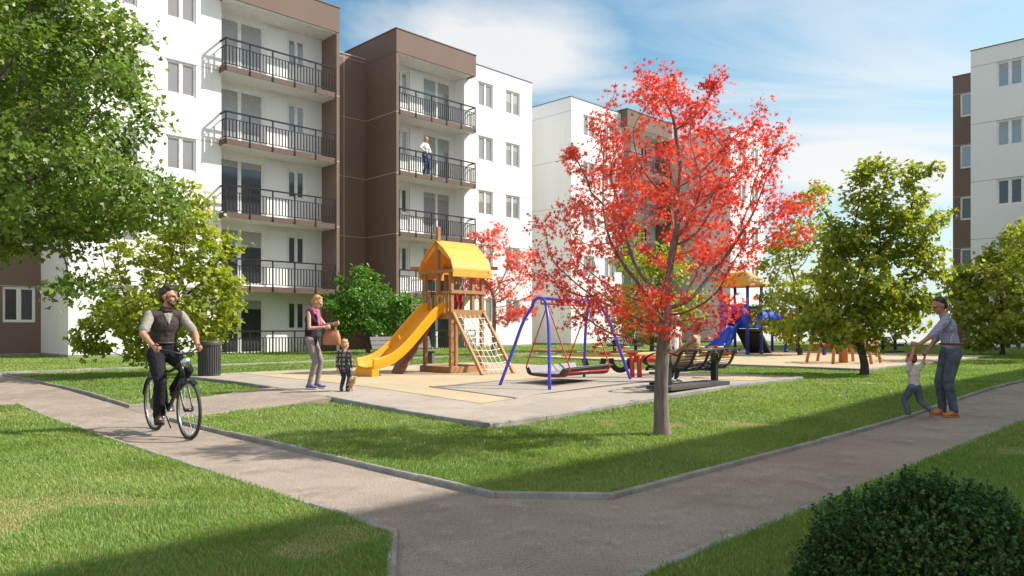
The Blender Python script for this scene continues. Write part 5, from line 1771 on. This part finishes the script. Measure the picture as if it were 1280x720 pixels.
wd = bpy.data.worlds.new('World'); bpy.context.scene.world = wd; wd.use_nodes = True
nt = wd.node_tree
bg = nt.nodes['Background']
sky = nt.nodes.new('ShaderNodeTexSky'); sky.sky_type = 'NISHITA'; sky.sun_disc = False
sky.sun_elevation = SUN_EL; sky.sun_rotation = PI / 2 - SUN_AZ
sky.air_density = 1.0; sky.dust_density = 1.6; sky.ozone_density = 1.3
tc = nt.nodes.new('ShaderNodeTexCoord')
sep = nt.nodes.new('ShaderNodeSeparateXYZ'); nt.links.new(tc.outputs['Generated'], sep.inputs[0])


def mth(op, a, b=None, clamp=False):
    n = nt.nodes.new('ShaderNodeMath'); n.operation = op; n.use_clamp = clamp
    for s_, x in zip(n.inputs, (a, b)):
        if x is None: continue
        if hasattr(x, 'is_linked'): nt.links.new(x, s_)
        else: s_.default_value = x
    return n.outputs[0]


# clouds on a flat layer overhead: direction / height gives the place on the layer
den = mth('ADD', mth('MAXIMUM', sep.outputs[2], 0.0), .12)
cx, cy = mth('DIVIDE', sep.outputs[0], den), mth('DIVIDE', sep.outputs[1], den)
cb = nt.nodes.new('ShaderNodeCombineXYZ'); nt.links.new(cx, cb.inputs[0]); nt.links.new(cy, cb.inputs[1])


def patch(px_, py_, sx, sy, ang):
    """soft oval where a cloud bank lies on the layer"""
    mp = nt.nodes.new('ShaderNodeMapping'); mp.vector_type = 'TEXTURE'
    mp.inputs['Location'].default_value = (px_, py_, 0); mp.inputs['Rotation'].default_value = (0, 0, ang); mp.inputs['Scale'].default_value = (sx, sy, 1)
    nt.links.new(cb.outputs[0], mp.inputs[0])
    ln = nt.nodes.new('ShaderNodeVectorMath'); ln.operation = 'LENGTH'; nt.links.new(mp.outputs[0], ln.inputs[0])
    return mth('SUBTRACT', 1.0, ln.outputs['Value'], True)


def cnoise(scale, detail, off, rotn, sc_, dist):
    mp = nt.nodes.new('ShaderNodeMapping'); mp.inputs['Location'].default_value = off; mp.inputs['Rotation'].default_value = (0, 0, rotn); mp.inputs['Scale'].default_value = sc_
    nt.links.new(cb.outputs[0], mp.inputs[0])
    n = nt.nodes.new('ShaderNodeTexNoise'); n.inputs['Scale'].default_value = scale; n.inputs['Detail'].default_value = detail; n.inputs['Roughness'].default_value = .58; n.inputs['Distortion'].default_value = dist
    nt.links.new(mp.outputs[0], n.inputs['Vector'])
    return n.outputs['Fac']


n1 = cnoise(2.2, 8, (1.3, .4, 0), .3, (1, 1, 1), .3)
m1 = mth('MAXIMUM', patch(-.06, 2.02, .52, .46, .35), patch(1.45, 2.9, 1.0, .55, .5))
m1 = mth('MAXIMUM', m1, patch(-2.2, 2.2, 1.0, .8, -.4))
m1 = mth('MAXIMUM', m1, mth('MULTIPLY', patch(.3, -1.3, 2.6, 2.4, 0), 1.2))      # unseen cloud bank added behind the viewer to whiten the fill light
puffy = ramp(nt, mth('ADD', mth('MULTIPLY', n1, .75), mth('MULTIPLY', m1, .95)), .60, .95)
wisp = ramp(nt, mth('ADD', cnoise(.8, 7, (3.0, 1.0, 0), .95, (.6, 2.2, 1), .7), mth('MULTIPLY', patch(1.1, 2.3, 1.3, .9, .7), .25)), .52, .82)
hz = ramp(nt, sep.outputs[2], .0, .30, (1, 1, 1), (0, 0, 0))          # the sky pales towards the horizon
cov = mth('MAXIMUM', mth('MULTIPLY', puffy, .95), mth('MULTIPLY', wisp, .8))
base = mixrgb(nt, 1.0, sky.outputs[0], SKY_TINT, 'MULTIPLY')
pale = mixrgb(nt, mth('MULTIPLY', hz, .88), base, SKY_PALE)
full = mixrgb(nt, mth('MULTIPLY', cov, .9), pale, SKY_CLOUD)
nt.links.new(full, bg.inputs[0])
bg.inputs[1].default_value = .096

cd = bpy.data.cameras.new('camera'); cam = bpy.data.objects.new('camera', cd); C.objects.link(cam)
cam.location = (0, 0, HC); cam.rotation_euler = (PI / 2, 0, 0)
cd.sensor_width = 36; cd.lens = 36 * F / 1280; cd.shift_y = (HV - 360) / 1280
cd.clip_start = .05; cd.clip_end = 3000
sc = bpy.context.scene
sc.camera = cam
sc.view_settings.view_transform = 'Standard'; sc.view_settings.look = 'None'
sc.view_settings.exposure = EXPOSURE; sc.view_settings.gamma = 1.0; sc.view_settings.use_curve_mapping = False
sc.cycles.max_bounces = 8; sc.cycles.transparent_max_bounces = 8
sc.cycles.use_denoising = True
sc.render.film_transparent = False
